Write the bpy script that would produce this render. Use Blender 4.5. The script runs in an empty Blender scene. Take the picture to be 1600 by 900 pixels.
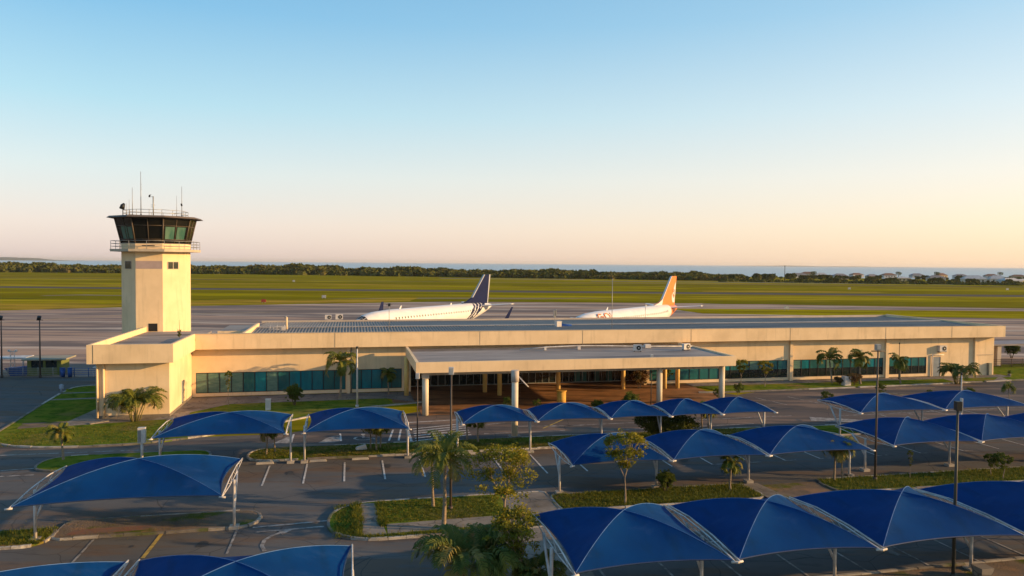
import bpy, math, random
from mathutils import Vector, Matrix
random.seed(7)
PI = math.pi
scene = bpy.context.scene
COL = scene.collection

# ------------------------------------------------------------------ camera
FPX, CAMH = 1160.0, 13.0
ROLL = math.atan(13 / 1600)
PITCH = math.atan((450 - 411.5) / FPX * math.cos(ROLL))
VR = Vector((math.cos(ROLL), math.sin(ROLL) * math.sin(PITCH), math.sin(ROLL) * math.cos(PITCH)))
VU = Vector((-math.sin(ROLL), math.cos(ROLL) * math.sin(PITCH), math.cos(ROLL) * math.cos(PITCH)))
VF = Vector((0, math.cos(PITCH), -math.sin(PITCH)))
cd = bpy.data.cameras.new('camera'); cam = bpy.data.objects.new('camera', cd); COL.objects.link(cam)
cam.matrix_world = Matrix(((VR.x, VU.x, -VF.x, 0), (VR.y, VU.y, -VF.y, 0), (VR.z, VU.z, -VF.z, CAMH), (0, 0, 0, 1)))
cd.sensor_width = 36; cd.lens = 36 * FPX / 1600; cd.clip_start = 0.5; cd.clip_end = 60000
scene.camera = cam

# ------------------------------------------------------------------ light
SUN_EL, SUN_AZ = 12.5, 95.5          # azimuth clockwise from +Y
SKY_STR, SUN_STR, EXPOSURE = 0.15, 5.0, 0.62
HAZE_SKY = 0.56
world = bpy.data.worlds.new('World'); scene.world = world; world.use_nodes = True
wn = world.node_tree.nodes; wl = world.node_tree.links
bg = wn['Background']
sky = wn.new('ShaderNodeTexSky'); sky.sky_type = 'NISHITA'; sky.sun_disc = False
sky.sun_elevation = math.radians(SUN_EL); sky.sun_rotation = math.radians(SUN_AZ)
sky.air_density = 1.0; sky.dust_density = 1.2; sky.ozone_density = 1.5; sky.altitude = 10
# tropical evening haze over the sea: pale peach belt low down, warmer towards the sun, blended with the Nishita sky
tcw = wn.new('ShaderNodeTexCoord'); sep = wn.new('ShaderNodeSeparateXYZ'); wl.new(tcw.outputs['Generated'], sep.inputs[0])
def wramp(stops):
    r = wn.new('ShaderNodeValToRGB'); e = r.color_ramp.elements
    while len(e) < len(stops): e.new(0.5)
    for k, (p, c) in enumerate(stops): e[k].position = p; e[k].color = (*c, 1)
    wl.new(sep.outputs[2], r.inputs[0]); return r
far_r = wramp([(0.0, (.80, .64, .62)), (.045, (.86, .72, .68)), (.11, (.72, .78, .77)), (.19, (.44, .71, .81)), (.30, (.20, .51, .77)), (.42, (.10, .37, .67)), (1.0, (.05, .20, .44))])
sun_r = wramp([(0.0, (1.06, .74, .48)), (.045, (1.04, .82, .58)), (.11, (.95, .86, .74)), (.19, (.72, .82, .84)), (.30, (.40, .65, .82)), (.42, (.24, .50, .74)), (1.0, (.08, .24, .46))])
dt = wn.new('ShaderNodeVectorMath'); dt.operation = 'DOT_PRODUCT'; wl.new(tcw.outputs['Generated'], dt.inputs[0])
dt.inputs[1].default_value = (math.sin(math.radians(SUN_AZ)), math.cos(math.radians(SUN_AZ)), 0)
mrw = wn.new('ShaderNodeMapRange'); mrw.inputs[1].default_value = -.55; mrw.inputs[2].default_value = .55; wl.new(dt.outputs['Value'], mrw.inputs[0])
mxw = wn.new('ShaderNodeMix'); mxw.data_type = 'RGBA'; wl.new(mrw.outputs[0], mxw.inputs[0]); wl.new(far_r.outputs[0], mxw.inputs[6]); wl.new(sun_r.outputs[0], mxw.inputs[7])
scl = wn.new('ShaderNodeVectorMath'); scl.operation = 'SCALE'; scl.inputs['Scale'].default_value = HAZE_SKY / SKY_STR; wl.new(mxw.outputs[2], scl.inputs[0])
ns_ = wn.new('ShaderNodeVectorMath'); ns_.operation = 'SCALE'; ns_.inputs['Scale'].default_value = 0.22; wl.new(sky.outputs[0], ns_.inputs[0])
adw = wn.new('ShaderNodeVectorMath'); adw.operation = 'ADD'; wl.new(scl.outputs[0], adw.inputs[0]); wl.new(ns_.outputs[0], adw.inputs[1])
wl.new(adw.outputs[0], bg.inputs[0]); bg.inputs[1].default_value = SKY_STR
sd = bpy.data.lights.new('sun', 'SUN'); sun = bpy.data.objects.new('sun', sd); COL.objects.link(sun)
sd.energy = SUN_STR; sd.angle = math.radians(0.5); sd.color = (1.0, 0.62, 0.26)
se, sa = math.radians(SUN_EL), math.radians(SUN_AZ)
sdir = Vector((math.sin(sa) * math.cos(se), math.cos(sa) * math.cos(se), math.sin(se)))
sun.rotation_euler = sdir.to_track_quat('Z', 'Y').to_euler()
sun.location = (60, 0, 60)
vs = scene.view_settings
vs.view_transform = 'Standard'; vs.look = 'None'; vs.gamma = 1; vs.use_curve_mapping = False; vs.exposure = EXPOSURE

# ------------------------------------------------------------------ frames
TH = math.radians(12.3)
OX, OY = -28.334, 61.228
CT, ST = math.cos(TH), math.sin(TH)
def W(u, v, z=0.0):
    return Vector((OX + u * CT - v * ST, OY + u * ST + v * CT, z))
def G(px, py, h=0.0):
    x = (px - 800) / FPX; y = -(py - 450) / FPX
    d = VR * x + VU * y + VF
    t = (h - CAMH) / d.z
    return Vector((d.x * t, d.y * t, h))
def UV(px, py, h=0.0):
    p = G(px, py, h); x, y = p.x - OX, p.y - OY
    return (x * CT + y * ST, -x * ST + y * CT)

# ------------------------------------------------------------------ materials
MATS = {}
def mat(name, c1, c2=None, rough=0.8, scale=2.0, stretch=(1, 1, 1), bump=0.0, bscale=20.0, spec=0.3, metal=0.0,
        detail=6, lo=0.35, hi=0.65, c3=None, scale3=0.1, transl=0.0, coords='Object', alpha3=(0.45, 0.6)):
    if name in MATS: return MATS[name]
    m = bpy.data.materials.new(name); m.use_nodes = True; MATS[name] = m
    nt = m.node_tree; n = nt.nodes; l = nt.links
    p = n['Principled BSDF']
    p.inputs['Roughness'].default_value = rough
    p.inputs['Specular IOR Level'].default_value = spec
    p.inputs['Metallic'].default_value = metal
    tc = n.new('ShaderNodeTexCoord'); mp = n.new('ShaderNodeMapping'); mp.inputs['Scale'].default_value = stretch
    l.new(tc.outputs[coords], mp.inputs[0])
    out = None
    if c2 is None:
        c2 = tuple(c * 0.82 for c in c1)
    tx = n.new('ShaderNodeTexNoise'); tx.inputs['Scale'].default_value = scale; tx.inputs['Detail'].default_value = detail
    tx.inputs['Roughness'].default_value = 0.6
    l.new(mp.outputs[0], tx.inputs['Vector'])
    cr = n.new('ShaderNodeValToRGB'); cr.color_ramp.elements[0].position = lo; cr.color_ramp.elements[1].position = hi
    cr.color_ramp.elements[0].color = (*c1, 1); cr.color_ramp.elements[1].color = (*c2, 1)
    l.new(tx.outputs[0], cr.inputs[0]); out = cr.outputs[0]
    if c3 is not None:
        t3 = n.new('ShaderNodeTexNoise'); t3.inputs['Scale'].default_value = scale3; t3.inputs['Detail'].default_value = 5
        l.new(mp.outputs[0], t3.inputs['Vector'])
        mr = n.new('ShaderNodeMapRange'); mr.inputs[1].default_value = alpha3[0]; mr.inputs[2].default_value = alpha3[1]
        l.new(t3.outputs[0], mr.inputs[0])
        mx = n.new('ShaderNodeMix'); mx.data_type = 'RGBA'
        l.new(mr.outputs[0], mx.inputs[0]); l.new(out, mx.inputs[6]); mx.inputs[7].default_value = (*c3, 1)
        out = mx.outputs[2]
    l.new(out, p.inputs['Base Color'])
    if bump > 0:
        tb = n.new('ShaderNodeTexNoise'); tb.inputs['Scale'].default_value = bscale; tb.inputs['Detail'].default_value = 4
        l.new(tc.outputs[coords], tb.inputs['Vector'])
        bp = n.new('ShaderNodeBump'); bp.inputs['Strength'].default_value = bump; bp.inputs['Distance'].default_value = 0.05
        l.new(tb.outputs[0], bp.inputs['Height']); l.new(bp.outputs[0], p.inputs['Normal'])
    if transl > 0:
        tr = n.new('ShaderNodeBsdfTranslucent'); ms = n.new('ShaderNodeMixShader'); ms.inputs[0].default_value = transl
        l.new(out, tr.inputs[0]); l.new(p.outputs[0], ms.inputs[1]); l.new(tr.outputs[0], ms.inputs[2])
        l.new(ms.outputs[0], n['Material Output'].inputs[0])
    return m

M_GROUND = mat('field_grass', (0.28, 0.24, 0.005), (0.38, 0.30, 0.010), 0.95, 0.012, (0.35, 2.2, 1), c3=(0.22, 0.15, 0.045), scale3=0.02, alpha3=(0.55, 0.75), coords='Object', detail=9)
M_LAWN = mat('lawn_grass', (0.085, 0.14, 0.014), (0.17, 0.175, 0.022), 0.95, 0.7, bump=0.9, bscale=14, c3=(0.21, 0.13, 0.055), scale3=0.18, alpha3=(0.56, 0.72), detail=8)
M_LAWNDRY = mat('dry_lawn', (0.13, 0.12, 0.02), (0.20, 0.13, 0.045), 0.95, 0.9, bump=0.9, bscale=14, c3=(0.08, 0.12, 0.015), scale3=0.4, alpha3=(0.5, 0.62), detail=8)
M_ASPH = mat('asphalt', (0.098, 0.098, 0.100), (0.132, 0.126, 0.122), 0.9, 0.18, (0.5, 1.6, 1), bump=0.35, bscale=40, c3=(0.125, 0.105, 0.09), scale3=0.045, alpha3=(0.5, 0.66), detail=8)
M_ROAD = mat('worn_road', (0.105, 0.088, 0.080), (0.075, 0.070, 0.070), 0.85, 0.25, (0.4, 2.0, 1), bump=0.3, bscale=40, detail=8, c3=(0.14, 0.11, 0.095), scale3=0.09, alpha3=(0.52, 0.68))
M_BROWN = mat('sunlit_brown_pavers', (0.30, 0.150, 0.070), (0.21, 0.115, 0.060), 0.8, 0.8, bump=0.2, bscale=30)  # brown paving; the low sun's orange is put into this base colour
M_APRON = mat('apron_concrete', (0.35, 0.225, 0.155), (0.42, 0.285, 0.205), 0.7, 0.03, (0.35, 1.9, 1), c3=(0.21, 0.155, 0.13), scale3=0.012, alpha3=(0.5, 0.62), detail=10)
M_RUNWAY = mat('runway_asphalt', (0.085, 0.075, 0.07), (0.115, 0.10, 0.085), 0.9, 0.03, (0.3, 2, 1))
M_TAXI = mat('pale_taxiway', (0.22, 0.19, 0.15), (0.18, 0.17, 0.12), 0.9, 0.03, (0.3, 2, 1))
M_CONC = mat('path_concrete', (0.26, 0.225, 0.19), (0.19, 0.165, 0.14), 0.85, 0.8, bump=0.3, bscale=25, detail=8, c3=(0.13, 0.11, 0.09), scale3=0.35, alpha3=(0.55, 0.7))
M_DIRT = mat('bare_dirt', (0.20, 0.155, 0.12), (0.14, 0.11, 0.085), 0.95, 0.8, bump=0.8, bscale=12, detail=8, c3=(0.09, 0.11, 0.025), scale3=0.5, alpha3=(0.55, 0.65))
M_KERB = mat('kerb_concrete', (0.42, 0.38, 0.33), (0.26, 0.23, 0.20), 0.85, 1.2, bump=0.3, bscale=20, detail=8, c3=(0.14, 0.12, 0.10), scale3=0.5, alpha3=(0.55, 0.7))
M_LINE = mat('road_paint', (0.55, 0.53, 0.50), (0.24, 0.22, 0.21), 0.8, 3.0, detail=9, lo=0.4, hi=0.7)
M_LINEW = mat('worn_paint', (0.34, 0.32, 0.30), (0.12, 0.11, 0.105), 0.85, 2.2, detail=9, lo=0.4, hi=0.62)
M_LINEY = mat('yellow_paint', (0.50, 0.34, 0.07), (0.20, 0.15, 0.06), 0.8, 3.0, detail=9, lo=0.4, hi=0.7)
M_WALL = mat('cream_render', (0.79, 0.59, 0.365), (0.70, 0.515, 0.31), 0.85, 0.5, bump=0.05, bscale=8, c3=(0.62, 0.46, 0.28), scale3=0.25, alpha3=(0.55, 0.8), detail=8)
def layer(m, scale, stretch, color, a, b, amt=1.0, seed=0.0, detail=8, rough=0.62):
    """blend one more noise layer of colour over a material's base colour"""
    nt = m.node_tree; n = nt.nodes; l = nt.links; p = n['Principled BSDF']
    src = p.inputs['Base Color'].links[0].from_socket
    tc = n.new('ShaderNodeTexCoord'); mp = n.new('ShaderNodeMapping'); mp.inputs['Scale'].default_value = stretch; mp.inputs['Location'].default_value = (seed, seed * 1.7, 0)
    tx = n.new('ShaderNodeTexNoise'); tx.inputs['Scale'].default_value = scale; tx.inputs['Detail'].default_value = detail; tx.inputs['Roughness'].default_value = rough
    l.new(tc.outputs['Object'], mp.inputs[0]); l.new(mp.outputs[0], tx.inputs['Vector'])
    mr = n.new('ShaderNodeMapRange'); mr.inputs[1].default_value = a; mr.inputs[2].default_value = b; mr.inputs[4].default_value = amt
    l.new(tx.outputs[0], mr.inputs[0]); mx = n.new('ShaderNodeMix'); mx.data_type = 'RGBA'; mx.inputs[7].default_value = (*color, 1)
    l.new(mr.outputs[0], mx.inputs[0]); l.new(src, mx.inputs[6]); l.new(mx.outputs[2], p.inputs['Base Color'])
def cracks(m, scale, color, width=0.012, amt=0.6):
    """tar-sealed joints and cracks"""
    nt = m.node_tree; n = nt.nodes; l = nt.links; p = n['Principled BSDF']
    src = p.inputs['Base Color'].links[0].from_socket
    tc = n.new('ShaderNodeTexCoord'); nz = n.new('ShaderNodeTexNoise'); nz.inputs['Scale'].default_value = scale * 1.5
    l.new(tc.outputs['Object'], nz.inputs['Vector'])
    ad = n.new('ShaderNodeVectorMath'); ad.operation = 'MULTIPLY_ADD'; l.new(nz.outputs['Color'], ad.inputs[0]); ad.inputs[1].default_value = (1.6, 1.6, 0); l.new(tc.outputs['Object'], ad.inputs[2])
    vo = n.new('ShaderNodeTexVoronoi'); vo.feature = 'DISTANCE_TO_EDGE'; vo.inputs['Scale'].default_value = scale; l.new(ad.outputs[0], vo.inputs['Vector'])
    mr = n.new('ShaderNodeMapRange'); mr.inputs[1].default_value = width * .4; mr.inputs[2].default_value = width; mr.inputs[3].default_value = amt; mr.inputs[4].default_value = 0
    l.new(vo.outputs[0], mr.inputs[0]); mx = n.new('ShaderNodeMix'); mx.data_type = 'RGBA'; mx.inputs[7].default_value = (*color, 1)
    l.new(mr.outputs[0], mx.inputs[0]); l.new(src, mx.inputs[6]); l.new(mx.outputs[2], p.inputs['Base Color'])
def stain(m, amt=0.35):
    # rain streaks running down the render, fixed to the wall
    nt = m.node_tree; n = nt.nodes; l = nt.links; p = n['Principled BSDF']
    src = p.inputs['Base Color'].links[0].from_socket
    tc = n.new('ShaderNodeTexCoord'); mp = n.new('ShaderNodeMapping'); mp.inputs['Scale'].default_value = (1.3, 1.3, 0.12)
    tx = n.new('ShaderNodeTexNoise'); tx.inputs['Scale'].default_value = 2.2; tx.inputs['Detail'].default_value = 7
    l.new(tc.outputs['Object'], mp.inputs[0]); l.new(mp.outputs[0], tx.inputs['Vector'])
    mr = n.new('ShaderNodeMapRange'); mr.inputs[1].default_value = 0.55; mr.inputs[2].default_value = 0.78; mr.inputs[4].default_value = amt
    l.new(tx.outputs[0], mr.inputs[0])
    mx = n.new('ShaderNodeMix'); mx.data_type = 'RGBA'; mx.inputs[7].default_value = (0.33, 0.25, 0.16, 1)
    l.new(mr.outputs[0], mx.inputs[0]); l.new(src, mx.inputs[6]); l.new(mx.outputs[2], p.inputs['Base Color'])
stain(M_WALL)
M_WALLG = mat('grey_render', (0.50, 0.42, 0.35), None, 0.85, 0.6)
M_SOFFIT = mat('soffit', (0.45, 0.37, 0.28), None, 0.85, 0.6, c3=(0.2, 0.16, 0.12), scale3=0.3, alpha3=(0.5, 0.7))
M_ROOFC = mat('corrugated_metal', (0.16, 0.15, 0.145), (0.26, 0.235, 0.21), 0.6, 0.35, (.2, 1.4, 1), metal=0.1, spec=0.4, detail=8)
M_DECK = mat('roof_deck', (0.22, 0.20, 0.19), (0.32, 0.28, 0.25), 0.7, 0.35, (0.4, 1.5, 1), bump=0.2, bscale=6, detail=9, c3=(0.12, 0.115, 0.12), scale3=0.2, alpha3=(0.5, 0.65))
M_GUTTER = mat('gutter_metal', (0.34, 0.31, 0.28), (0.24, 0.21, 0.19), 0.6, 1.0)
M_TEAL = mat('teal_glass', (0.030, 0.150, 0.150), (0.015, 0.085, 0.095), 0.16, 1.2, (1, 1, 0.3), spec=0.6)
M_TEALB = mat('blue_teal_glass', (0.012, 0.20, 0.24), (0.012, 0.12, 0.15), 0.16, 1.2, (1, 1, 0.3), spec=0.6)
M_BLIND = mat('glass_over_blind', (0.12, 0.21, 0.17), (0.07, 0.15, 0.13), 0.2, 1.5, (1, 1, 5), spec=0.6)
M_DARKG = mat('dark_glass', (0.010, 0.016, 0.018), (0.02, 0.028, 0.028), 0.10, 0.9, spec=0.7)
M_CABG = mat('cab_glass', (0.008, 0.009, 0.008), (0.014, 0.013, 0.010), 0.12, 0.5, spec=0.25)
M_CABLIT = mat('green_cab_glass', (0.035, 0.10, 0.08), (0.09, 0.16, 0.12), 0.15, 1.6, (1, 1, .3), spec=0.3)
M_FRAME = mat('dark_frame', (0.015, 0.016, 0.017), None, 0.5, 3)
M_BROWNF = mat('bronze_frame', (0.09, 0.065, 0.045), None, 0.5, 3)
M_WHITE = mat('white_steel', (0.60, 0.57, 0.55), (0.36, 0.32, 0.29), 0.5, 1.5, detail=8)
M_POLE = mat('rusty_pole', (0.09, 0.065, 0.05), (0.05, 0.04, 0.035), 0.6, 2)
M_GALV = mat('galvanised', (0.34, 0.33, 0.31), (0.25, 0.24, 0.23), 0.5, 3, metal=0.4)
M_FABRIC = mat('blue_shade_net', (0.003, 0.043, 0.165), (0.003, 0.034, 0.130), 0.75, 0.35, (1, 1, 1), transl=0.12, spec=0.12, bump=0.55, bscale=1.6, c3=(0.008, 0.055, 0.185), scale3=0.25, alpha3=(0.5, 0.8), detail=8)
M_SEAM = mat('pale_seam', (0.08, 0.17, 0.36), (0.02, 0.09, 0.26), 0.6, 2.5)
M_EDGE = mat('dark_hem', (0.012, 0.035, 0.11), None, 0.6, 3)
M_TRUNK = mat('palm_trunk', (0.30, 0.23, 0.16), (0.18, 0.135, 0.09), 0.9, 3, (1, 1, 5), bump=0.6, bscale=15)
M_BARK = mat('pale_bark', (0.33, 0.25, 0.18), (0.17, 0.13, 0.10), 0.9, 5, bump=0.6, bscale=20)
M_BARKD = mat('dark_bark', (0.10, 0.075, 0.05), (0.06, 0.045, 0.03), 0.9, 5, bump=0.6, bscale=20)
M_FROND = mat('palm_frond', (0.055, 0.085, 0.012), (0.17, 0.165, 0.020), 0.55, 1.3, transl=0.25, lo=0.3, hi=0.7)
M_FRONDD = mat('dark_frond', (0.040, 0.072, 0.014), (0.13, 0.14, 0.022), 0.55, 1.3, transl=0.22, lo=0.3, hi=0.7)
M_FRONDY = mat('yellow_frond', (0.26, 0.19, 0.04), (0.16, 0.15, 0.03), 0.6, 2, transl=0.25)
M_LEAFY = mat('yellow_green_leaf', (0.30, 0.24, 0.018), (0.12, 0.13, 0.014), 0.6, 1.2, transl=0.3, lo=0.35, hi=0.6)
M_LEAF = mat('green_leaf', (0.05, 0.085, 0.014), (0.13, 0.14, 0.018), 0.6, 1.2, transl=0.25, lo=0.35, hi=0.65)
M_LEAFD = mat('dark_leaf', (0.035, 0.058, 0.012), (0.11, 0.115, 0.018), 0.6, 1.2, transl=0.2, lo=0.35, hi=0.65)
M_LEAFR = mat('reddish_leaf', (0.16, 0.07, 0.025), (0.08, 0.08, 0.02), 0.6, 1.5, transl=0.25)
M_FLOWER = mat('pale_flower', (0.60, 0.50, 0.38), None, 0.6, 3)
M_WOOD = mat('far_wood', (0.035, 0.050, 0.012), (0.10, 0.10, 0.022), 0.9, 0.06, lo=0.35, hi=0.65, c3=(0.12, 0.085, 0.03), scale3=0.03, alpha3=(0.58, 0.7), transl=0.1)
M_PLANEW = mat('plane_white', (0.66, 0.64, 0.63), (0.58, 0.56, 0.55), 0.4, 0.5, spec=0.3)
M_NAVY = mat('plane_navy', (0.008, 0.014, 0.060), None, 0.6, 1, spec=0.08)
M_ORANGE = mat('plane_orange', (0.78, 0.20, 0.03), None, 0.35, 1, spec=0.5)
M_PGREY = mat('plane_grey', (0.42, 0.42, 0.43), None, 0.35, 1, spec=0.5)
M_BLACK = mat('black', (0.012, 0.012, 0.013), None, 0.5, 2)
M_BLUEP = mat('blue_paint', (0.015, 0.075, 0.28), (0.02, 0.06, 0.20), 0.55, 2)
M_GREENP = mat('olive_paint', (0.15, 0.17, 0.045), (0.10, 0.12, 0.035), 0.7, 1.5)
M_DOOR = mat('blue_grey_door', (0.20, 0.24, 0.28), None, 0.5, 2)
M_YEL = mat('ochre_paint', (0.62, 0.36, 0.07), (0.5, 0.27, 0.05), 0.7, 2)
M_BOX = mat('box_paint', (0.62, 0.57, 0.52), (0.5, 0.45, 0.42), 0.6, 2)
M_LAMP = mat('lamp_glass', (0.50, 0.48, 0.44), None, 0.2, 2, spec=0.6)
M_REDROOF = mat('tile_roof', (0.20, 0.10, 0.065), (0.14, 0.08, 0.055), 0.85, 0.8)
M_PALEROOF = mat('pale_roof', (0.50, 0.47, 0.45), (0.38, 0.36, 0.35), 0.7, 0.4)
M_GREYROOF = mat('grey_roof', (0.22, 0.20, 0.21), (0.16, 0.15, 0.15), 0.8, 0.5)
M_HWALL = mat('house_wall', (0.55, 0.50, 0.44), None, 0.85, 0.5)
M_HWALLT = mat('tan_house_wall', (0.50, 0.38, 0.22), None, 0.85, 0.5)
M_HWALLY = mat('yellow_house_wall', (0.60, 0.45, 0.12), None, 0.85, 0.5)
M_ISLE = mat('island_green', (0.06, 0.07, 0.04), None, 0.95, 0.01)
M_SAND = mat('shore_sand', (0.34, 0.29, 0.21), None, 0.95, 0.05)

layer(M_GROUND, 1.0, (.0012, .016, 1), (0.135, 0.125, 0.006), .46, .58, .9, 3)
layer(M_GROUND, 1.0, (.002, .03, 1), (0.42, 0.26, 0.05), .54, .64, .8, 11)
layer(M_GROUND, 1.0, (.015, .25, 1), (0.095, 0.095, 0.006), .48, .56, .7, 7)
layer(M_APRON, 1.0, (.010, .10, 1), (0.125, 0.098, 0.090), .49, .54, .85, 5)
layer(M_APRON, 1.0, (.012, .13, 1), (0.55, 0.44, 0.35), .53, .60, .75, 9)
layer(M_APRON, 1.0, (.03, .35, 1), (0.13, 0.105, 0.10), .52, .60, .6, 2)
layer(M_ASPH, 1.0, (.10, .45, 1), (0.140, 0.098, 0.072), .49, .58, .8, 4)
layer(M_ASPH, 1.0, (.5, 1.4, 1), (0.062, 0.062, 0.065), .54, .66, .5, 8)
cracks(M_ASPH, .21, (0.045, 0.044, 0.045), .006, .6)
layer(M_ROAD, 1.0, (.06, .4, 1), (0.23, 0.16, 0.12), .48, .58, .8, 4)
layer(M_ROAD, 1.0, (.12, .9, 1), (0.085, 0.078, 0.075), .53, .62, .6, 6)
cracks(M_ROAD, .18, (0.05, 0.046, 0.044), .006, .5)
layer(M_LAWN, 1.0, (.9, 1.2, 1), (0.045, 0.085, 0.010), .50, .60, .8, 4)
layer(M_LAWN, 1.0, (.25, .5, 1), (0.25, 0.20, 0.035), .55, .68, .7, 12)
layer(M_LAWNDRY, 1.0, (.9, 1.2, 1), (0.05, 0.085, 0.010), .50, .60, .8, 4)
layer(M_LAWNDRY, 1.0, (.35, .7, 1), (0.26, 0.15, 0.06), .53, .64, .8, 12)
layer(M_CONC, 1.0, (.5, .5, 1), (0.10, 0.085, 0.07), .54, .66, .6, 3)
layer(M_DIRT, 1.0, (.6, .9, 1), (0.28, 0.17, 0.10), .53, .64, .8, 3)
layer(M_BROWN, 1.0, (.15, .6, 1), (0.085, 0.040, 0.020), .48, .60, .8, 3)
layer(M_GROUND, 1.0, (.012, .05, 1), (0.16, 0.125, 0.006), .50, .56, .75, 27)
layer(M_GROUND, 1.0, (.05, .6, 1), (0.30, 0.24, 0.02), .52, .64, .6, 17)
layer(M_FABRIC, 1.0, (1.6, .5, 1), (0.004, 0.030, 0.095), .52, .66, .6, 5)
layer(M_FABRIC, 1.0, (.5, .9, .5), (0.03, 0.080, 0.21), .56, .72, .45, 9)
layer(M_LAWN, 1.0, (3, 3, 1), (0.16, 0.17, 0.03), .54, .64, .7, 2)
stain(M_WALLG)
layer(M_DECK, 1.0, (.15, 1.2, 1), (0.42, 0.37, 0.33), .52, .64, .6, 5)
cracks(M_CONC, .6, (0.05, 0.045, 0.04), .02, .6)
layer(M_WOOD, 1.0, (.25, .25, .25), (0.11, 0.10, 0.025), .52, .62, .8, 5)

# rough surfaces hardly shine, even seen at a low angle
for m_, sp in ((M_GROUND, .0), (M_APRON, .03), (M_ASPH, .03), (M_ROAD, .03), (M_LAWN, .0), (M_LAWNDRY, .0), (M_RUNWAY, .02), (M_TAXI, .02), (M_BROWN, .08), (M_CONC, .05), (M_DIRT, .0),
               (M_DECK, .1), (M_ROOFC, .15), (M_WOOD, .0), (M_FABRIC, .04), (M_WALL, .08), (M_KERB, .05), (M_LEAF, .12), (M_LEAFY, .12), (M_LEAFD, .1), (M_FROND, .18), (M_FRONDD, .15), (M_LINE, .05), (M_LINEW, .05)):
    m_.node_tree.nodes['Principled BSDF'].inputs['Specular IOR Level'].default_value = sp
# ------------------------------------------------------------------ mesh builder
class MB:
    def __init__(s): s.v = []; s.f = []; s.m = []; s.sm = []
    def add(s, vs_, fs_, mi=0, smooth=False):
        b = len(s.v); s.v.extend([tuple(p) for p in vs_])
        for f in fs_:
            s.f.append([i + b for i in f]); s.m.append(mi); s.sm.append(smooth)
    def box(s, a, b, mi=0):
        x0, y0, z0 = [min(p, q) for p, q in zip(a, b)]; x1, y1, z1 = [max(p, q) for p, q in zip(a, b)]
        s.add([(x0, y0, z0), (x1, y0, z0), (x1, y1, z0), (x0, y1, z0), (x0, y0, z1), (x1, y0, z1), (x1, y1, z1), (x0, y1, z1)],
              [(0, 3, 2, 1), (4, 5, 6, 7), (0, 1, 5, 4), (1, 2, 6, 5), (2, 3, 7, 6), (3, 0, 4, 7)], mi)
    def tube(s, pts, rad, n=8, mi=0, cap=True, smooth=True):
        pts = [Vector(p) for p in pts]; k = len(pts)
        if not isinstance(rad, (list, tuple)): rad = [rad] * k
        rings = []; prev = None
        for i, p in enumerate(pts):
            t = (pts[min(i + 1, k - 1)] - pts[max(i - 1, 0)])
            if t.length < 1e-9: t = Vector((0, 0, 1))
            t.normalize()
            ref = prev if prev is not None else (Vector((0, 0, 1)) if abs(t.z) < 0.9 else Vector((1, 0, 0)))
            a = t.cross(ref)
            if a.length < 1e-6: a = t.cross(Vector((1, 0, 0)))
            a.normalize(); b = a.cross(t).normalized(); prev = b
            rings.append([p + a * (math.cos(2 * PI * j / n) * rad[i]) + b * (math.sin(2 * PI * j / n) * rad[i]) for j in range(n)])
        vs_ = [q for r in rings for q in r]; fs_ = []
        for i in range(k - 1):
            for j in range(n):
                j2 = (j + 1) % n
                fs_.append((i * n + j, i * n + j2, (i + 1) * n + j2, (i + 1) * n + j))
        s.add(vs_, fs_, mi, smooth)
        if cap:
            b0 = len(s.v) - len(vs_)
            s.f.append([b0 + j for j in reversed(range(n))]); s.m.append(mi); s.sm.append(False)
            s.f.append([b0 + (k - 1) * n + j for j in range(n)]); s.m.append(mi); s.sm.append(False)
    def prism(s, poly, z0, z1, mi=0):
        n = len(poly); a = sum(poly[i][0] * poly[(i + 1) % n][1] - poly[(i + 1) % n][0] * poly[i][1] for i in range(n))
        if a < 0: poly = poly[::-1]
        s.add([(p[0], p[1], z0) for p in poly] + [(p[0], p[1], z1) for p in poly],
              [tuple(reversed(range(n))), tuple(range(n, 2 * n))] + [(i, (i + 1) % n, n + (i + 1) % n, n + i) for i in range(n)], mi)
    def build(s, name, mats, parent=None, loc=None):
        me = bpy.data.meshes.new(name); me.from_pydata(s.v, [], s.f)
        if not isinstance(mats, (list, tuple)): mats = [mats]
        for m in mats: me.materials.append(m)
        me.polygons.foreach_set('material_index', s.m); me.polygons.foreach_set('use_smooth', s.sm)
        me.update()
        o = bpy.data.objects.new(name, me); COL.objects.link(o)
        if parent is not None: o.parent = parent
        if loc is not None: o.location = loc
        return o

def empty(name, loc=(0, 0, 0), rz=0.0, label=None, cat=None, group=None):
    o = bpy.data.objects.new(name, None); COL.objects.link(o); o.location = loc; o.rotation_euler = (0, 0, rz)
    o.empty_display_size = 0.2
    return tag(o, label, cat, group)
def tag(o, label=None, cat=None, group=None, kind=None):
    if label: o['label'] = label
    if cat: o['category'] = cat
    if group: o['group'] = group
    if kind: o['kind'] = kind
    return o
def kids(o): return [c for c in bpy.data.objects if c.parent == o]
def copy_tree(o, parent=None, ch=None):
    if ch is None:
        ch = {}
        for c in bpy.data.objects:
            if c.parent: ch.setdefault(c.parent.name, []).append(c)
    c = o.copy(); COL.objects.link(c); c.parent = parent
    for k in ch.get(o.name, []): copy_tree(k, c, ch)
    return c
def struct(name, mb, m): return tag(mb.build(name, m), kind='structure')

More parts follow.
